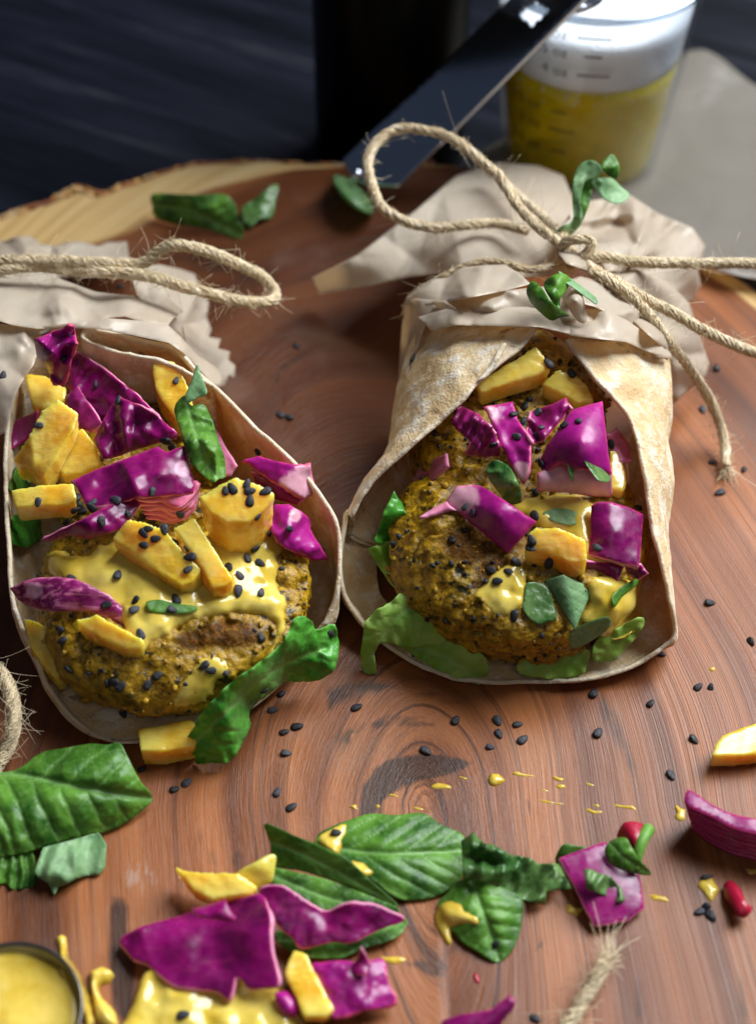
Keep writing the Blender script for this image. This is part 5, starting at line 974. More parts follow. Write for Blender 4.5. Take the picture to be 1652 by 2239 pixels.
sheet('basil_leaf', fD((825, 497), (900, 474), (950, 500), (1002, 518), (1000, 562), (975, 620), (945, 692), (920, 650), (888, 600), (850, 540)), zfit(fD((825, 497), (900, 474), (1002, 518), (945, 692), (888, 600)), .25, ('patty', 'sauce'), 1, .9), MBASP, .035, 5, False, 0, (.03, 30), fold=(.0, 1, 60), veins=dict(mid=fD((895, 478), (925, 580), (945, 690)), pitch=24, h=.06, w=4, v=-.35), seed=36, label='folded grey-green basil leaf pointing down on the front of the right patty', cat=LA)
sheet('basil_leaf', fD((928, 700), (1000, 660), (1072, 640), (1085, 672), (1030, 720), (940, 762)), zfit(fD((928, 700), (1072, 640), (1085, 672), (940, 762)), .15, None, 1, .9), MBASP, .03, 6, True, 0, (.05, 30), seed=37, label='pale basil strip just below the thick sauce of the right patty', cat=LA)
sheet('basil_leaf', fD((1090, 560), (1130, 520), (1185, 490), (1190, 510), (1130, 560), (1100, 600)), zfit(fD((1090, 560), (1185, 490), (1100, 600)), .03, None, 1, .7), MBAS, .03, 6, True, 0, seed=39, label='basil strip smeared with sauce at the right of the right patty', cat=LA)
sheet('basil_leaf', fD((820, 235), (870, 215), (940, 225), (970, 260), (930, 280), (860, 265)), zfit(fD((820, 235), (940, 225), (930, 280)), .02, None, 1, .6), MBASP, .03, 6, True, 0, (.04, 25), seed=41, label='basil scrap in the sauce between slanting strip and small cabbage square', cat=LA)
# sprigs on the right parchment
def sprig(label, parts, loc, seed):
    e = empty('basil_sprig', loc, label, 'leaf')
    for k, (o_, z_, mt, fo) in enumerate(parts): sheet('leaflet', o_, z_, mt, .035, 6, True, 0, (.08, 25), (fo, 4, 40), seed=seed + k, parent=e, reg='sprig')
sprig('curled basil sprig standing on the parchment behind the twine knot', [
    (fH((915, 862), (935, 830), (985, 800), (982, 700), (1000, 612), (1050, 583), (1092, 615), (1070, 650), (1030, 660), (1015, 720), (1018, 800), (985, 850), (945, 872)), fH((915, 862, 4.4), (985, 800, 4.8), (1000, 612, 5.6), (1050, 583, 5.9), (1092, 615, 5.7), (1018, 800, 4.7)), MBASP, .3),
    (fH((1050, 655), (1120, 648), (1160, 680), (1192, 712), (1150, 742), (1095, 722), (1070, 690)), fH((1050, 655, 5.6), (1120, 648, 5.5), (1192, 712, 4.9), (1095, 722, 5.2)), MBASP, .3),
    (fH((1088, 600), (1125, 562), (1152, 598), (1145, 650), (1115, 640), (1098, 625)), fH((1088, 600, 5.7), (1125, 562, 5.9), (1145, 650, 5.5)), MBAS, .2),
    (fH((1020, 660), (1055, 650), (1045, 740), (1015, 810), (1000, 800), (1010, 720)), fH((1020, 660, 5.3), (1055, 650, 5.4), (1015, 810, 4.6)), MBAS, .1)], G(1240, 500, 4), 70)
sprig('small basil sprig caught in the front parchment folds of the right wrap', [
    (fC((815, 232), (838, 198), (872, 225), (900, 265), (935, 300), (972, 325), (940, 330), (905, 342), (862, 310), (830, 275)), fC((815, 232, 5.8), (838, 198, 5.9), (972, 325, 5.6), (862, 310, 5.7), (890, 270, 6.1)), MBAS, .25),
    (fC((878, 212), (905, 180), (950, 170), (978, 195), (965, 225), (940, 262), (935, 300), (905, 268)), fC((878, 212, 6.0), (950, 170, 6.2), (965, 225, 6.0), (935, 300, 5.8), (920, 220, 6.3)), MBAS, .2),
    (fC((932, 162), (962, 178), (1010, 212), (1068, 258), (1072, 282), (1040, 262), (1000, 232), (955, 200)), fC((932, 162, 6.2), (1068, 258, 5.8), (955, 200, 6.2)), MBASP, .1)], G(1200, 640, 5.4), 80)

# ------------------------------------------------------------------ twine
t1 = empty('jute_twine', G(1250, 540, 4.2), 'jute twine tied round the right wrap with one large loop and loose ends', 'twine')
tw = lambda pts, **k: twine('jute_twine', pts, None, MTW, root=t1, **k)
tw([(1255, 555, 4.9), (1180, 500, 5.1), (1130, 450, 5.2), (1090, 390, 5.3), (1040, 345, 5.4), (990, 305, 5.5), (930, 288, 5.5), (870, 283, 5.4), (825, 310, 5.2), (803, 355, 4.9), (815, 410, 4.6), (840, 455, 4.3), (890, 485, 4.1), (950, 497, 4.0), (1000, 495, 3.9), (1085, 488, 3.7), (1150, 505, 4.0)], fuzz=210, seed=1, rad=.155)
tw([(1065, 370, 2.4), (1100, 395, 3.0), (1140, 430, 3.6), (1190, 480, 4.2), (1240, 530, 4.5)], fuzz=60, seed=2, rad=.14)
tw([(1240, 575, 4.6), (1225, 545, 5.0), (1250, 525, 5.35), (1290, 530, 5.3), (1275, 560, 5.0), (1245, 580, 4.6)], fuzz=40, seed=3, rad=.15)
tw([(1250, 560, 4.9), (1300, 560, 4.8), (1380, 572, 4.6), (1480, 576, 4.4), (1580, 575, 4.2), (1720, 582, 4.0)], fuzz=130, seed=4, rad=.16)
tw([(1260, 570, 4.9), (1320, 605, 4.8), (1400, 650, 4.5), (1480, 690, 4.1), (1560, 735, 3.6), (1640, 768, 3.2), (1740, 800, 2.8)], fuzz=140, seed=5, rad=.165)
tw([(1290, 590, 4.9), (1370, 640, 4.7), (1430, 705, 4.2), (1480, 775, 3.2), (1530, 840, 2.0), (1565, 905, 1.0), (1582, 965, .45), (1586, 1020, .25)], fuzz=160, seed=6, rad=.15, fray=(0, 60))
tw([(1245, 570, 4.8), (1160, 590, 4.7), (1060, 570, 4.5), (960, 610, 3.9), (900, 650, 3.2), (885, 690, 2.6)], fuzz=50, seed=7, rad=.11, reg=False)
t2 = empty('jute_twine', G(100, 600, 3.5), 'jute twine tied round the left wrap with a long bow loop to the right', 'twine')
tw = lambda pts, **k: twine('jute_twine', pts, None, MTW, root=t2, **k)
tw(fA((-60, 150, 4.3), (100, 150, 4.3), (260, 150, 4.3), (440, 158, 4.3), (560, 165, 4.2), (640, 150, 4.3), (690, 110, 4.5), (760, 82, 4.7), (860, 95, 4.6), (960, 130, 4.3), (1060, 170, 3.9), (1140, 210, 3.5), (1190, 270, 3.1), (1200, 310, 3.0), (1160, 328, 3.1), (1060, 328, 3.4), (960, 305, 3.7), (860, 270, 4.0), (740, 240, 4.1), (620, 215, 4.2), (500, 195, 4.2), (380, 185, 4.2)), fuzz=330, seed=11, rad=.175)
tw(fA((-60, 210, 4.2), (60, 185, 4.2), (180, 180, 4.1), (320, 188, 4.1), (420, 196, 4.15)), fuzz=70, seed=12, rad=.16)
twine('twine_end', [(-30, 1440, 1.4), (8, 1480, 1.3), (28, 1540, 1.1), (30, 1600, .8), (12, 1650, .5), (-20, 1700, .3)], 'blurred jute twine end at the left edge beside the left wrap', MTW, rad=.19, fuzz=120, seed=13)
twine('twine_end', fF((840, 1290, .25), (920, 1160, .3), (990, 1040, .45), (1040, 960, .6), (1058, 925, .65)), 'frayed twine end pointing up at the bottom of the picture', MTW, rad=.16, fuzz=90, seed=14, fray=(0, 70))

# ------------------------------------------------------------------ scraps on the front of the board
BK = ('board',)
sheet('basil_leaf', fE((-80, 215), (0, 205), (80, 190), (180, 120), (290, 98), (400, 80), (470, 85), (522, 76), (560, 140), (612, 240), (668, 320), (600, 392), (545, 430), (470, 465), (300, 500), (130, 552), (-20, 582), (-80, 590)),
      fE((-80, 215, .6), (180, 120, .75), (400, 80, 1.0), (522, 76, 1.15), (612, 240, .8), (668, 320, .25), (470, 465, .12), (130, 552, .3), (-80, 590, .35), (250, 300, 1.0), (60, 380, .85), (420, 250, 1.1)), MBAS, .035, 7, True, 1, (.15, 60), veins=dict(mid=fE((-80, 215), (80, 215), (300, 260), (520, 300), (665, 320)), pitch=62, slope=.75, h=.17, w=5), seed=51, label='broad basil leaf with a withered rim at the left, below the left wrap', cat=LA)
sheet('basil_leaf', fE((-80, 560), (60, 555), (135, 545), (160, 640), (150, 700), (60, 716), (20, 690), (-80, 700)), fE((-80, 560, .35), (135, 545, .3), (60, 716, .06), (-80, 700, .15)), MBAS, .03, 7, True, 1, (.1, 35), pleat=(1, .1, 24, .06), seed=52, label='dark pleated basil piece under the broad leaf at the left edge', cat=LA)
sheet('basil_leaf', fE((150, 642), (170, 590), (190, 535), (300, 505), (432, 468), (466, 520), (462, 620), (440, 652), (390, 655), (330, 672), (285, 700), (258, 705), (238, 742), (212, 690), (165, 665)), fE((150, 642, .3), (190, 535, .5), (432, 468, .35), (466, 520, .3), (440, 652, .12), (238, 742, .06), (300, 580, .5)), MBASP, .03, 7, False, 1, (.08, 40), fold=(.2, 5, 50), pleat=(.9, .45, 40, .05), seed=53, label='pale torn basil underside sticking out below the broad leaf', cat=LA)
sheet('basil_leaf', fP((590, 1898), (640, 1905), (720, 1925), (800, 1955), (868, 1983), (862, 2002), (800, 2006), (735, 1996), (680, 1985), (630, 1962), (598, 1930)), .2, MBAS, .03, 7, True, 1, (.08, 40), veins=dict(mid=fP((600, 1915), (720, 1965), (860, 1995)), pitch=30, h=.08, w=4), seed=54, label='lower half of the folded basil leaf above the big cabbage piece', cat=LA)
sheet('basil_leaf', fF((-60, 430), (-10, 398), (60, 370), (150, 345), (250, 350), (350, 343), (430, 390), (512, 432), (515, 520), (500, 600), (420, 660), (330, 682), (250, 672), (150, 600), (40, 530), (-60, 480)), fF((-60, 430, .4), (150, 345, .35), (350, 343, .3), (512, 432, .15), (500, 600, .15), (330, 682, .08), (40, 530, .4), (250, 500, .5)), MBAS, .035, 7, True, .8, (.08, 60), veins=dict(mid=fF((-60, 470), (200, 500), (510, 490)), pitch=60, slope=1.6, h=.10, w=4), seed=55, label='large flat basil leaf in the middle of the foreground scraps', cat=LA)
sheet('basil_leaf', fF((408, 700), (440, 660), (500, 605), (600, 610), (680, 640), (740, 680), (738, 760), (730, 805), (705, 870), (660, 918), (625, 920), (560, 880), (500, 842), (440, 760)), fF((408, 700, .1), (500, 605, .35), (740, 680, .3), (730, 805, .15), (640, 920, .06), (500, 842, .1), (590, 740, .45)), MBAS, .035, 7, True, .8, (.08, 50), veins=dict(mid=fF((540, 600), (590, 740), (645, 910)), pitch=34, slope=.5, h=.12, w=5), seed=56, label='basil leaf smeared with sauce, below the large flat leaf', cat=LA)
sheet('basil_leaf', fP((578, 1803), (610, 1812), (640, 1826), (700, 1850), (760, 1880), (815, 1930), (870, 1980), (845, 1972), (790, 1950), (740, 1930), (660, 1905), (600, 1895), (590, 1880), (592, 1850)), fP((578, 1803, .9), (640, 1826, 1.05), (760, 1880, .95), (870, 1980, .35), (740, 1930, .5), (600, 1895, .4), (592, 1850, .6)), MBAS, .04, 6, True, .5, (.05, 60), veins=dict(mid=fP((585, 1840), (690, 1880), (865, 1978)), pitch=40, slope=1.4, h=.04, w=4), seed=57, label='dark basil leaf folded lengthwise, left of the large flat leaf', cat=LA)
sheet('basil_ribbon', fF((500, 450), (548, 415), (590, 462), (625, 464), (700, 505), (775, 518), (800, 540), (890, 540), (905, 590), (935, 640), (870, 640), (832, 652), (832, 702), (760, 685), (690, 662), (640, 620), (590, 608), (508, 602)), fF((500, 450, .5), (548, 415, .6), (775, 518, .5), (935, 640, .3), (832, 702, .25), (508, 602, .4), (680, 570, .75)), MBASD, .035, 5, False, 1, (.08, 30), pleat=(1, .35, 52, .12), fold=(.5, 8, 40), seed=58, label='crinkled bruised basil ribbon right of the large flat leaf', cat=LA)
sheet('basil_leaf', fF((868, 522), (900, 465), (950, 470), (1005, 482), (960, 510), (892, 548)), fF((868, 522, .2), (900, 465, .45), (1005, 482, .35), (892, 548, .15)), MBAS, .03, 6, True, 0, (.08, 30), seed=59, label='small basil piece tucked behind the flat cabbage square', cat=LA)
sheet('red_cabbage_piece', fF((885, 518), (970, 485), (1062, 455), (1130, 510), (1195, 580), (1205, 640), (1216, 710), (1150, 760), (1085, 772), (1025, 782), (985, 710), (950, 640)), fF((885, 518, .45), (1062, 455, .4), (1195, 580, .35), (1216, 710, .22), (1025, 782, .25), (950, 640, .4), (1060, 620, .5)), MCAB, .14, 6, False, 1.2, (.05, 60), seed=61, label='flat dark purple cabbage square carrying a basil ribbon, right foreground', cat='cabbage')
sheet('red_pepper_bit', fF((1108, 440), (1118, 405), (1135, 380), (1175, 375), (1215, 388), (1212, 420), (1200, 462), (1150, 482)), fF((1108, 440, .4), (1135, 380, .75), (1215, 388, .7), (1150, 482, .6), (1165, 425, .9)), MRED, .2, 6, True, .5, (.06, 25), seed=62, label='shiny red vegetable bit behind the basil on the flat cabbage square', cat='vegetable')
sheet('basil_leaf', fF((1060, 490), (1085, 450), (1140, 438), (1165, 475), (1195, 522), (1242, 582), (1160, 575), (1085, 542)), fF((1060, 490, .6), (1140, 438, .85), (1195, 522, .8), (1242, 582, .3), (1085, 542, .55), (1130, 500, .9)), MBAS, .035, 5, True, .3, (.06, 30), veins=dict(mid=fF((1080, 455), (1140, 520), (1235, 578)), pitch=26, h=.08, w=3), seed=63, label='cupped basil leaf on the upper corner of the flat cabbage square', cat=LA)
V, F, *_ = tube(catmull(W3(fF((1180, 560, .5), (1195, 490, .75), (1212, 440, .8), (1232, 405, .7))), .05), np.linspace(.10, .15, len(catmull(W3(fF((1180, 560, .5), (1195, 490, .75), (1212, 440, .8), (1232, 405, .7))), .05))), 10)
finish(link('herb_twig', V, F, MLET[1], None, True, {'vein': np.zeros(len(V))}), 'short thick green basil stem beside the shiny red bit', 'stem')
sheet('basil_ribbon', fF((978, 562), (1010, 560), (1035, 575), (1080, 588), (1110, 620), (1162, 648), (1150, 696), (1110, 690), (1060, 662), (1020, 650), (990, 640)), fF((978, 562, .62), (1080, 588, .72), (1162, 648, .55), (1060, 662, .6), (990, 640, .6)), MBASD, .03, 5, False, .6, (.05, 25), pleat=(1, .4, 34, .07), fold=(.25, 5, 25), seed=64, label='narrow crinkled basil ribbon lying on the flat cabbage square', cat=LA)
V, F = lathe((0, 0, 0), [(.01, -.5), (.14, -.42), (.2, -.1), (.16, .2), (.2, .35), (.1, .48), (.01, .5)], 18); V += .06 * fbm(V * 4, 5, 2)[:, None]; V = (np.array(Matrix.Rotation(R(75), 3, 'X') @ Matrix.Rotation(R(12), 3, 'Y')) @ V.T).T + G(1608, 1965, .22)
finish(link('red_pepper_bit', V, F, MRED), 'small red vegetable sliver lying near the right edge', 'vegetable')
# layered wedge of cabbage at the right
wd = empty('red_cabbage_wedge', G(1580, 1830, 0), 'thick layered wedge of red cabbage at the right edge of the board', 'cabbage')
for k in range(7):
    z1 = 1.15 - k * .16; dxk = k * 5; dyk = k * .6
    o_ = fF((1376 + dxk, 300), (1386 + dxk, 252), (1420, 268), (1482, 310), (1560, 345), (1660, 368), (1760, 395), (1770, 460 + dyk), (1660, 425), (1560, 398), (1470, 352), (1402 + dxk, 322))
    o_ = [(x, y + k * 9.0) for x, y in o_]
    sheet('leaf_layer', o_, tps([(x, y, z1 + .0) for x, y in (o_[0], o_[4], o_[8])]), [MCAB[1], MCAB[0], MCAB[0] if k % 2 else MCAB[1]], .10, 7, True, .8, (.05, 40), seed=90 + k, parent=wd, reg='wedge')
chunk('mango_piece', fF((1478, 118), (1495, 70), (1522, 38), (1590, 10), (1660, -12), (1740, -10), (1750, 80), (1700, 105), (1570, 118)), .55, .5, MMANGO, 'smooth rounded mango piece at the right edge of the board', 'mango', .95)
man(fE((762, 618), (810, 632), (860, 640), (960, 642), (1045, 648), (1130, 705), (1100, 735), (1000, 745), (930, 760), (850, 720)), .45, 'flat pointed mango slice above the big cabbage piece', z=fE((762, 618, .7), (1045, 648, .95), (1130, 705, .85), (930, 760, .8)))
# bottom puddle and its cabbage
drape('sauce_puddle', fP((262, 2300), (275, 2230), (300, 2160), (330, 2115), (400, 2090), (520, 2100), (600, 2130), (645, 2200), (660, 2300)), MSAU, BK, .4, 9, 4, 21, label='puddle of yellow sauce under the big cabbage piece at the bottom', cat=SA, wav=.12)
sheet('basil_leaf', fP((600, 2040), (680, 2030), (770, 2010), (880, 2005), (884, 2030), (860, 2052), (790, 2075), (740, 2095), (660, 2090), (620, 2070)), .22, MBAS, .03, 7, True, 1, (.08, 40), veins=dict(mid=fP((610, 2055), (740, 2055), (880, 2018)), pitch=30, h=.08, w=4), seed=66, label='basil leaf under the wavy cabbage strip at the bottom', cat=LA)
drape('sauce_drop', fF((175, 900), (230, 895), (295, 905), (290, 930), (250, 945), (200, 935)), MSAU, BK, .10, 6, 4, 22, label='sauce spot beside the lower small cabbage square, under basil', cat=SA)
sheet('mango_slice', fE((1030, 655), (1100, 610), (1160, 575), (1203, 568), (1200, 630), (1182, 690), (1110, 712), (1070, 690)), fE((1030, 655, .75), (1203, 568, 1.0), (1110, 712, .6), (1130, 640, .95)), MMANGO, .12, 6, True, 0, (.05, 40), seed=67, label='thin curled mango slice behind the flat pointed one', cat='mango')
BC = fE((528, 932), (600, 888), (690, 858), (790, 832), (850, 805), (960, 782), (1050, 758), (1142, 738), (1170, 800), (1182, 850), (1185, 960), (1205, 1050), (1216, 1135), (1150, 1148), (1090, 1150), (1058, 1110), (1032, 1100), (1020, 1150), (1000, 1198), (950, 1165), (850, 1150), (760, 1132), (700, 1090), (640, 1045), (580, 1020), (545, 975))
sheet('red_cabbage_piece', BC, fE((528, 932, .55), (790, 832, .8), (1142, 738, 1.0), (1216, 1135, 1.0), (1000, 1198, .7), (760, 1132, .6), (640, 1045, .55), (800, 980, 1.1), (950, 950, 1.0), (1080, 930, 1.3), (900, 1080, 1.0)), MCAB, .16, 7, True, 1.5, (.12, 90), (.35, 6, 90), seed=68, label='big fan-shaped purple cabbage piece at the bottom left', cat='cabbage')
cab(fE((840, 800), (900, 790), (960, 770), (985, 762), (1005, 800), (1030, 840), (1015, 862), (940, 850), (860, 830)), 'little folded cabbage tip on the back of the big fan-shaped piece', z=fE((840, 800, 1.15), (985, 762, 1.4), (1030, 840, 1.35), (860, 830, 1.25), (950, 810, 1.5)), thick=.1, seed=69)
sheet('red_cabbage_piece', fP((568, 1946), (605, 1936), (640, 1950), (662, 1966), (690, 1985), (716, 1992), (760, 1976), (800, 1976), (825, 1980), (884, 2010), (845, 2026), (800, 2045), (770, 2060), (720, 2060), (662, 2074), (640, 2050), (615, 2028), (590, 1992)),
      fP((568, 1946, .9), (605, 1936, 1.1), (662, 1966, .95), (716, 1992, .75), (760, 1976, 1.0), (884, 2010, .6), (770, 2060, .55), (662, 2074, .5), (615, 2028, .7), (700, 2030, .65)), MCAB, .12, 6, True, 1.2, (.12, 45), seed=71, label='wavy purple cabbage strip right of the big fan-shaped piece', cat='cabbage')
sheet('red_cabbage_piece', fP((680, 2112), (710, 2104), (745, 2100), (790, 2104), (838, 2098), (848, 2145), (863, 2192), (800, 2208), (720, 2222), (702, 2165)), fP((680, 2112, .6), (838, 2098, .6), (863, 2192, .42), (720, 2222, .4), (770, 2150, .7)), MCABP, .16, 6, True, 1, (.1, 40), seed=72, label='glossy small cabbage square at the bottom, right of the mango stick', cat='cabbage')
cab(fP((760, 2122), (778, 2100), (790, 2075), (800, 2090), (812, 2110), (800, 2130), (778, 2132)), 'tiny upright cabbage curl on the glossy small square', z=fP((760, 2122, .8), (790, 2075, 1.1), (812, 2110, .95), (778, 2132, .8)), thick=.08, seed=73)
cab(fP((600, 2170), (630, 2165), (655, 2190), (650, 2220), (620, 2230), (605, 2205)), 'small violet cabbage corner between the fan-shaped piece and mango stick', z=fP((600, 2170, .6), (655, 2190, .5), (620, 2230, .4)), thick=.12, seed=74, mats=MCABP)
man(fE((1242, 1078), (1262, 1020), (1285, 980), (1342, 1000), (1400, 1120), (1462, 1240), (1420, 1270), (1330, 1270)), .5, 'mango stick lying at the bottom between two cabbage pieces', z=.75)
cab(fF((380, 1230), (430, 1150), (500, 1128), (620, 1110), (655, 1080), (690, 1055), (716, 1075), (702, 1112), (660, 1160), (640, 1230)), 'cabbage piece cut off by the bottom edge of the picture', z=fF((380, 1230, .5), (500, 1128, .8), (690, 1055, 1.0), (716, 1075, .95), (640, 1230, .5)), thick=.14, mats=MCAB, seed=75)

# spoon of sauce at the bottom left
sc_ = G(14, 2214, 1.5); sr = 1.78
spn = empty('measuring_spoon', np.array([sc_[0], sc_[1], 0]), 'round dark steel measuring spoon full of yellow sauce at the bottom left', 'spoon')
prof = [(.01, .02), (.5, .06), (1.0, .3), (1.4, .75), (1.62, 1.2), (1.72, 1.6), (1.76, 1.70), (1.77, 1.74), (1.72, 1.74), (1.68, 1.62), (1.54, 1.22), (1.32, .8), (.9, .36), (.01, .14)]
prof = [(r_ * .86, z_ * .88) for r_, z_ in prof]; V, F = lathe((sc_[0], sc_[1], 0), prof, 80, False); link('bowl', V, F, MCUP, spn, True, None, None, 'spoon')
hp = catmull(np.array([[sc_[0] - 1.7, sc_[1] - .3, 1.7], [sc_[0] - 4, sc_[1] - .8, 1.6], [sc_[0] - 8, sc_[1] - 1.6, 1.2]]), .2); V, F, *_ = tube(hp, .28, 12); V[:, 2] = 1.4 + (V[:, 2] - 1.4) * .6; link('handle', V, F, MCUP, spn, True, None, None, False)
V, F = lathe((sc_[0], sc_[1], 0), [(.01, .5), (.9, .5), (1.55, 1.25), (1.61, 1.40), (1.4, 1.33), (.8, 1.22), (.3, 1.25), (.01, 1.3)], 80); V[:, :2] = sc_[:2] + (V[:, :2] - sc_[:2]) * .87; V[:, 2] *= .92; V[:, 2] += .10 * fbm(V * .9, 3, 2) * (V[:, 2] > 1.2)
finish(link('sauce_fill', V, F, MSAU, None, True, {'edge': np.ones(len(V))}, None, 'sauce'), 'yellow sauce filling the round measuring spoon', SA)
drape('sauce_drip', fE((255, 985), (240, 940), (262, 912), (292, 918), (302, 960), (300, 1010), (330, 1050), (362, 1120), (395, 1200), (420, 1306), (370, 1330), (355, 1200), (320, 1110), (285, 1100), (270, 1040)), MSAU, ('spoon', 'board'), .16, 6, 3, 23, label='sauce dripping over the right rim of the measuring spoon', cat=SA)
drape('sauce_drip', fE((385, 1105), (410, 1070), (450, 1055), (495, 1075), (508, 1105), (480, 1135), (440, 1150), (455, 1190), (500, 1240), (525, 1330), (440, 1330), (400, 1220)), MSAU, BK, .3, 6, 3, 24, label='rounded sauce blob on the board right of the measuring spoon', cat=SA, wav=.1)
# sauce on leaves and sprinkled on the board
drape('sauce_smear', fE((1380, 505), (1440, 450), (1510, 425), (1520, 470), (1490, 540), (1470, 560)), MSAU, ('basil', 'board'), .12, 6, 2, 25, label='yellow sauce dab with one seed at the upper end of the large flat leaf', cat=SA)
drape('sauce_smear', fF((70, 530), (120, 540), (180, 575), (150, 592), (100, 580)), MSAU, ('basil', 'board'), .05, 6, 4, 26, label='thin sauce smear in the middle of the large flat leaf', cat=SA)
drape('sauce_smear', fF((390, 760), (415, 700), (450, 680), (490, 690), (540, 735), (575, 745), (570, 785), (520, 780), (470, 800), (465, 860), (430, 850)), MSAU, ('basil', 'board'), .16, 6, 3, 27, label='sauce splash over the left rim of the smeared basil leaf', cat=SA)
drops = [((640, 210), 30, 34, 'pointed sauce drop above the large flat leaf'), ((420, 243), 34, 17, 'oval sauce drop left of the pointed one on the wood'), ((85, 326), 16, 14, 'round sauce bead beside the dark knot in the wood'), ((512, 207), 16, 8, 'tiny sauce fleck left of the pointed drop'),
         ((735, 192), 46, 10, 'thin sauce streak right of the pointed drop'), ((878, 212), 22, 10, 'small sauce fleck, upper of two above the thin streaks'), ((884, 240), 20, 13, 'small round sauce drop, lower of two right of the pointed drop'), ((1010, 340), 36, 13, 'sauce drop left of the longest streak'),
         ((1030, 316), 18, 10, 'small sauce fleck between drop and longest streak'), ((1145, 322), 70, 11, 'longest curved sauce streak on the wood'), ((850, 302), 60, 6, 'faint thin sauce line below the two small drops'), ((350, 330), 50, 7, 'faint sauce smear above the large flat leaf'),
         ((945, 722), 34, 22, 'sauce drop at the left corner of the flat cabbage square'), ((1280, 680), 60, 13, 'sauce smear right of the flat cabbage square'), ((1462, 640), 34, 42, 'crooked sauce splash among seeds at the right'), ((1630, 572), 30, 18, 'sauce drop at the right edge below the layered wedge'), ((1352, 345), 22, 26, 'sauce drop touching the layered cabbage wedge'),
         ((830, 258), 20, 7, 'hair-thin sauce fleck under the small round drop'), ((1005, 232), 22, 8, 'pale orange sauce fleck near the two small drops'), ((175, 320), 14, 9, 'tiny sauce fleck right of the round bead'), ((250, 278), 30, 7, 'orange sauce trace below the dark knot')]
for k, (c_, a_, b_, lb) in enumerate(drops):
    g = np.random.default_rng(200 + k); an = np.linspace(0, 2 * math.pi, 10, endpoint=False); rr = 1 + .35 * g.normal(size=10).clip(-1, 1)
    drape('sauce_drop', fF(*[(c_[0] + a_ * r_ * math.cos(t_), c_[1] + b_ * r_ * math.sin(t_) + .18 * a_ * math.cos(t_)) for t_, r_ in zip(an, rr)]), MSAU, BK, .05 + .0022 * min(a_, b_), 4, 0, 30 + k, label=lb, cat=SA, wav=.02, sink=.01)
drape('sauce_drop', fP((1548, 1462), (1560, 1458), (1562, 1468), (1552, 1472)), MSAU, BK, .06, 3, 0, 60, label='lone yellow speck on the wood right of the right wrap', cat=SA, sink=.01)
drape('juice_drop', fF((545, 975), (560, 968), (575, 995), (572, 1015), (555, 1010)), MRED, BK, .08, 4, 0, 61, label='dark red juice drop on the wood below the smeared leaf', cat='juice', sink=.01)

# ------------------------------------------------------------------ black sesame seeds
def seed_mesh():
    n, m = 14, 9; V = []
    for j in range(m):
        p = math.pi * j / (m - 1); x = -math.cos(p) * .5; r = math.sin(p) * (1 - .28 * math.cos(p - .0) * 1.0) * .5
        r = math.sin(p) ** .85 * .5 * (1 - .30 * x * 2)
        for i in range(n): a = 2 * math.pi * i / n; V.append((x * .285, math.cos(a) * r * .185, math.sin(a) * r * .11 * (1 + .12 * math.cos(2 * a))))
    F = [(j * n + i, j * n + (i + 1) % n, (j + 1) * n + (i + 1) % n, (j + 1) * n + i) for j in range(m - 1) for i in range(n)]
    me = bpy.data.meshes.new('sesame_seed'); me.from_pydata([tuple(c * .01 for c in v) for v in V], [], F); me.validate(); me.materials.append(MSEED)
    me.polygons.foreach_set('use_smooth', [True] * len(me.polygons)); return me
SM = seed_mesh(); sg = np.random.default_rng(77)
def seeds(pts, label, group, sc=1.0):
    for k, p in enumerate(pts):
        h, n = hit(p[0], p[1], None); n = Vector(n).normalized(); n = (n + Vector(sg.normal(size=3)) * .22).normalized()
        a = sg.random() * 2 * math.pi if len(p) < 3 else R(p[2]); d = Vector((math.cos(a), math.sin(a), 0)); d = (d - n * d.dot(n)).normalized(); y = n.cross(d)
        o = bpy.data.objects.new('sesame_seed', SM); COL.objects.link(o); s = sc * (.78 + .36 * sg.random())
        M4 = Matrix((d, y, n)).transposed().to_4x4(); M4.translation = (Vector(h) + n * .028) * .01; o.matrix_world = M4 @ Matrix.Scale(s, 4)
        lb = label
        if len(pts) > 1:
            o_ = sorted(range(len(pts)), key=lambda i: pts[i][0]).index(k); nn = len(pts)
            q = 'leftmost' if o_ == 0 else 'rightmost' if o_ == nn - 1 else ['', 'second', 'third', 'fourth', 'fifth', 'sixth', 'seventh', 'eighth', 'ninth', 'tenth'][o_] + ' from left'
            lb = label.replace('black sesame seed', 'sesame seed') + ', ' + q
        finish(o, lb, 'seed', group)
seeds([(648, 757), (613, 908), (632, 913)], 'blurred black sesame seed on the wood between the two wraps', 'seeds on the wood between the wraps')
seeds([(780, 1548, 15), (596, 1553, 5), (577, 1509, -40), (616, 1518)], 'black sesame seed on the wood right beside the spinach leaf', 'seeds beside the spinach leaf')
seeds([(622, 1602, 10), (650, 1590, 5), (625, 1648, 0), (606, 1733, 70), (638, 1766, 30)], 'black sesame seed in the loose column left of the dark knot', 'seeds in a column left of the knot')
seeds([(382, 1727, 20), (409, 1712, 40), (312, 1682, 30)], 'black sesame seed on the wood just below the squarish mango block', 'seeds below the squarish mango block')
seeds([(930, 1643, -40)], 'black sesame seed lying inside the dark knot of the wood', None)
seeds([(995, 1576, 60), (1087, 1577, -70), (1131, 1585, 10), (1090, 1606, -70), (1142, 1618, 40), (1071, 1634, -10)], 'black sesame seed in the cluster of six below the right wrap', 'cluster of six seeds below the right wrap')
seeds([(1297, 1517, 70), (1422, 1539, 50), (1306, 1603, 60), (1525, 1503, 40), (1552, 1503, 80), (1515, 1618, -50), (1465, 1696, -70), (1445, 1431, -20)], 'black sesame seed on wood between right wrap and rounded mango', 'seeds between the right wrap and the rounded mango')
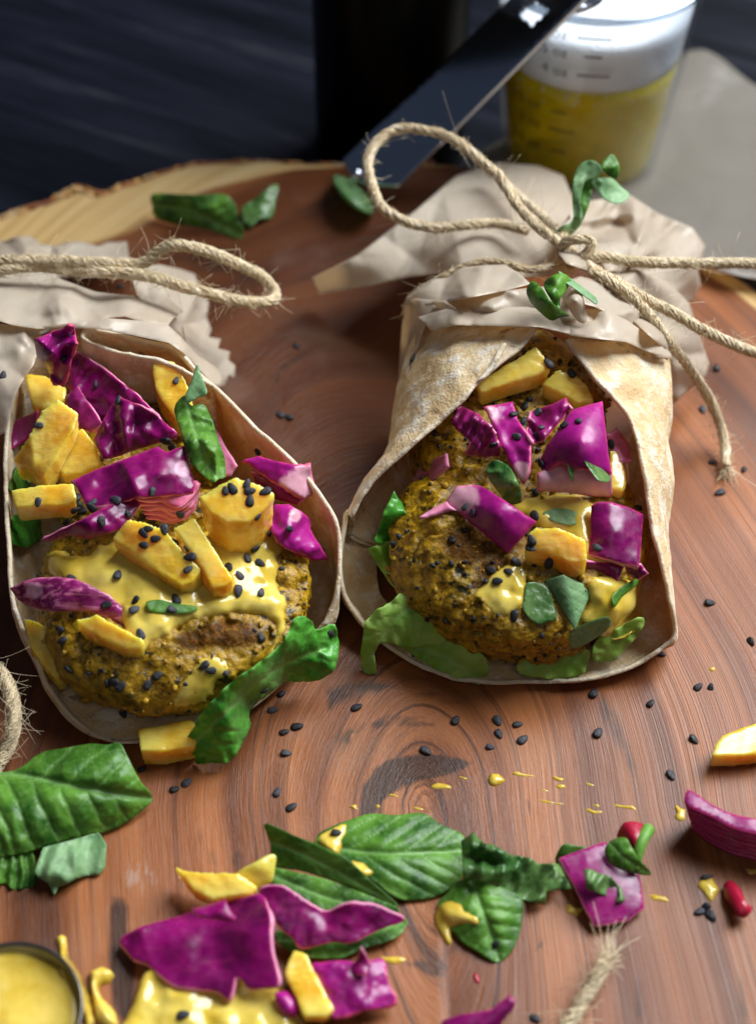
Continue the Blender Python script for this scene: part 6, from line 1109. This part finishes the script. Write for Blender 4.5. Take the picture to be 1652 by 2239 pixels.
seeds([(1550, 1319, 0), (1641, 1404, -70), (1557, 1012), (1625, 1028), (1565, 805), (1535, 897), (1572, 1078)], 'black sesame seed on the wood right of the right wrap', 'seeds right of the right wrap')
seeds([(1545, 1920, 10), (1527, 1995), (1553, 2003), (1541, 1984)], 'black sesame seed beside the crooked sauce splash at the right', 'seeds by the crooked sauce splash')
seeds([(1084, 2065, 20)], 'black sesame seed on the basil leaf smeared with sauce', None)
seeds([(735, 1822, 0)], 'black sesame seed on the sauce dab of the large flat leaf', None)
seeds([(402, 2220, 0)], 'black sesame seed on the sauce puddle at the bottom', None)
seeds([(1170, 2228, -40)], 'black sesame seed on the wood at the bottom edge beside the twine end', None)
b2 = lambda *p: [q[:2] for q in fB(*p)]
seeds(b2((985, 165), (1015, 155), (1080, 135), (1092, 165), (1092, 208), (1160, 170), (1125, 275)), 'black sesame seed on the large mango cube of the left wrap', 'seeds on the large mango cube')
seeds(b2((630, 350), (650, 332), (683, 375), (630, 403), (720, 335)), 'black sesame seed in the cluster on the long mango block', 'seeds clustered on the long mango block')
seeds(b2((820, 415), (832, 455), (825, 510), (770, 385)), 'black sesame seed along the narrow mango strip of the left patty', 'seeds along the narrow mango strip')
seeds(b2((1175, 350), (1115, 415), (1080, 460), (1138, 480), (1003, 500), (1045, 535), (1040, 603), (1140, 610)), 'black sesame seed on the sauce at the right of the left patty', 'seeds on the sauce right of the mango')
seeds(b2((770, 640), (752, 685), (588, 685), (595, 643), (515, 533), (895, 930), (920, 950), (690, 972), (1140, 805), (615, 793)), 'black sesame seed on the front top of the left patty', 'seeds at the front of the left patty')
seeds(b2((315, 545), (470, 665)), 'black sesame seed on the striped cabbage sliver', 'seeds on the striped cabbage sliver')
seeds(b2((785, 265), (665, 170), (508, 205), (445, 300), (560, 265)), 'black sesame seed on cabbage in the centre of the left wrap', 'seeds on cabbage in the centre of the left wrap')
seeds(b2((340, 195), (330, 245), (360, 255), (400, 235), (300, 300), (345, 225), (410, 215)), 'black sesame seed in the dark heap beside the purple strip', 'heap of seeds beside the purple strip')
seeds(b2((168, 215)), 'black sesame seed on the flat mango strip, left wall of the left wrap', None)
seeds(b2((1260, 330)), 'black sesame seed on the bright magenta cabbage twist', None)
seeds(b2((1445, 790)), 'black sesame seed at the outer tip of the spinach leaf', None)
seeds(b2((500, 1000), (530, 1020), (540, 1140), (645, 1010), (305, 945), (275, 820), (268, 770)), 'black sesame seed stuck in the lower front of the left patty', 'seeds in the lower front of the left patty')
a2 = lambda *p: [q[:2] for q in fA(*p)]
seeds(a2((770, 675, 0)), 'black sesame seed on the upright mango slice at the tortilla fold', None)
seeds(a2((425, 690), (520, 760)), 'black sesame seed on the long sloping cabbage leaf', 'seeds on the sloping cabbage leaf')
seeds(a2((285, 575)), 'black sesame seed on the topmost curled cabbage of the left wrap', None)
seeds(a2((170, 870)), 'black sesame seed on the broad mango strip, left wall of the left wrap', None)
seeds(a2((725, 935), (750, 965)), 'black sesame seed between crumpled cabbage and large purple square', 'two seeds above the large purple square')
seeds(a2((1130, 985)), 'black sesame seed by the white-ribbed cabbage at the right rim', None)
seeds(a2((525, 262)), 'black sesame seed on the left parchment just below the twine', None)
seeds(a2((15, 652)), 'black sesame seed on the parchment at the far left edge', None)
d2 = lambda *p: [q[:2] for q in fD(*p)]; c2 = lambda *p: [q[:2] for q in fC(*p)]
seeds(d2((520, 210), (548, 235)), 'black sesame seed on the slanting cabbage strip of the right wrap', 'two seeds on the slanting cabbage strip')
seeds(d2((790, 245)), 'black sesame seed on the sauce above the orange-yellow mango block', None)
seeds(d2((775, 340), (772, 372), (845, 425)), 'black sesame seed on the orange-yellow mango block, right patty', 'seeds on the orange-yellow mango block')
seeds(d2((715, 425), (685, 463), (617, 455), (645, 500), (710, 635), (465, 340)), 'black sesame seed on the browned crust of the right patty', 'seeds on the crust of the right patty')
seeds(d2((1033, 370)), 'black sesame seed on the small purple square of the right wrap', None)
seeds(c2((810, 655), (770, 685), (805, 710), (855, 680), (870, 735), (855, 770), (850, 810), (870, 860)), 'black sesame seed in the gap left of the biggest violet square', 'seeds left of the biggest violet square')
seeds(c2((780, 765), (695, 792)), 'black sesame seed on the magenta cabbage at the left of the right wrap', 'seeds on the magenta cabbage curl and strip')
seeds(c2((955, 725), (1005, 710)), 'black sesame seed on the biggest violet cabbage square', 'two seeds on the biggest violet square')
seeds(c2((895, 500), (980, 535)), 'black sesame seed by the mango strips at the top of the right wrap', 'seeds by the mango strips of the right wrap')
seeds(c2((690, 130)), 'black sesame seed on the right parchment behind its front fold', None)
seeds(c2((405, 480)), 'black sesame seed at the left edge of the right parchment', None)
seeds(c2((1125, 795)), 'black sesame seed in the shade of the right flap', None)
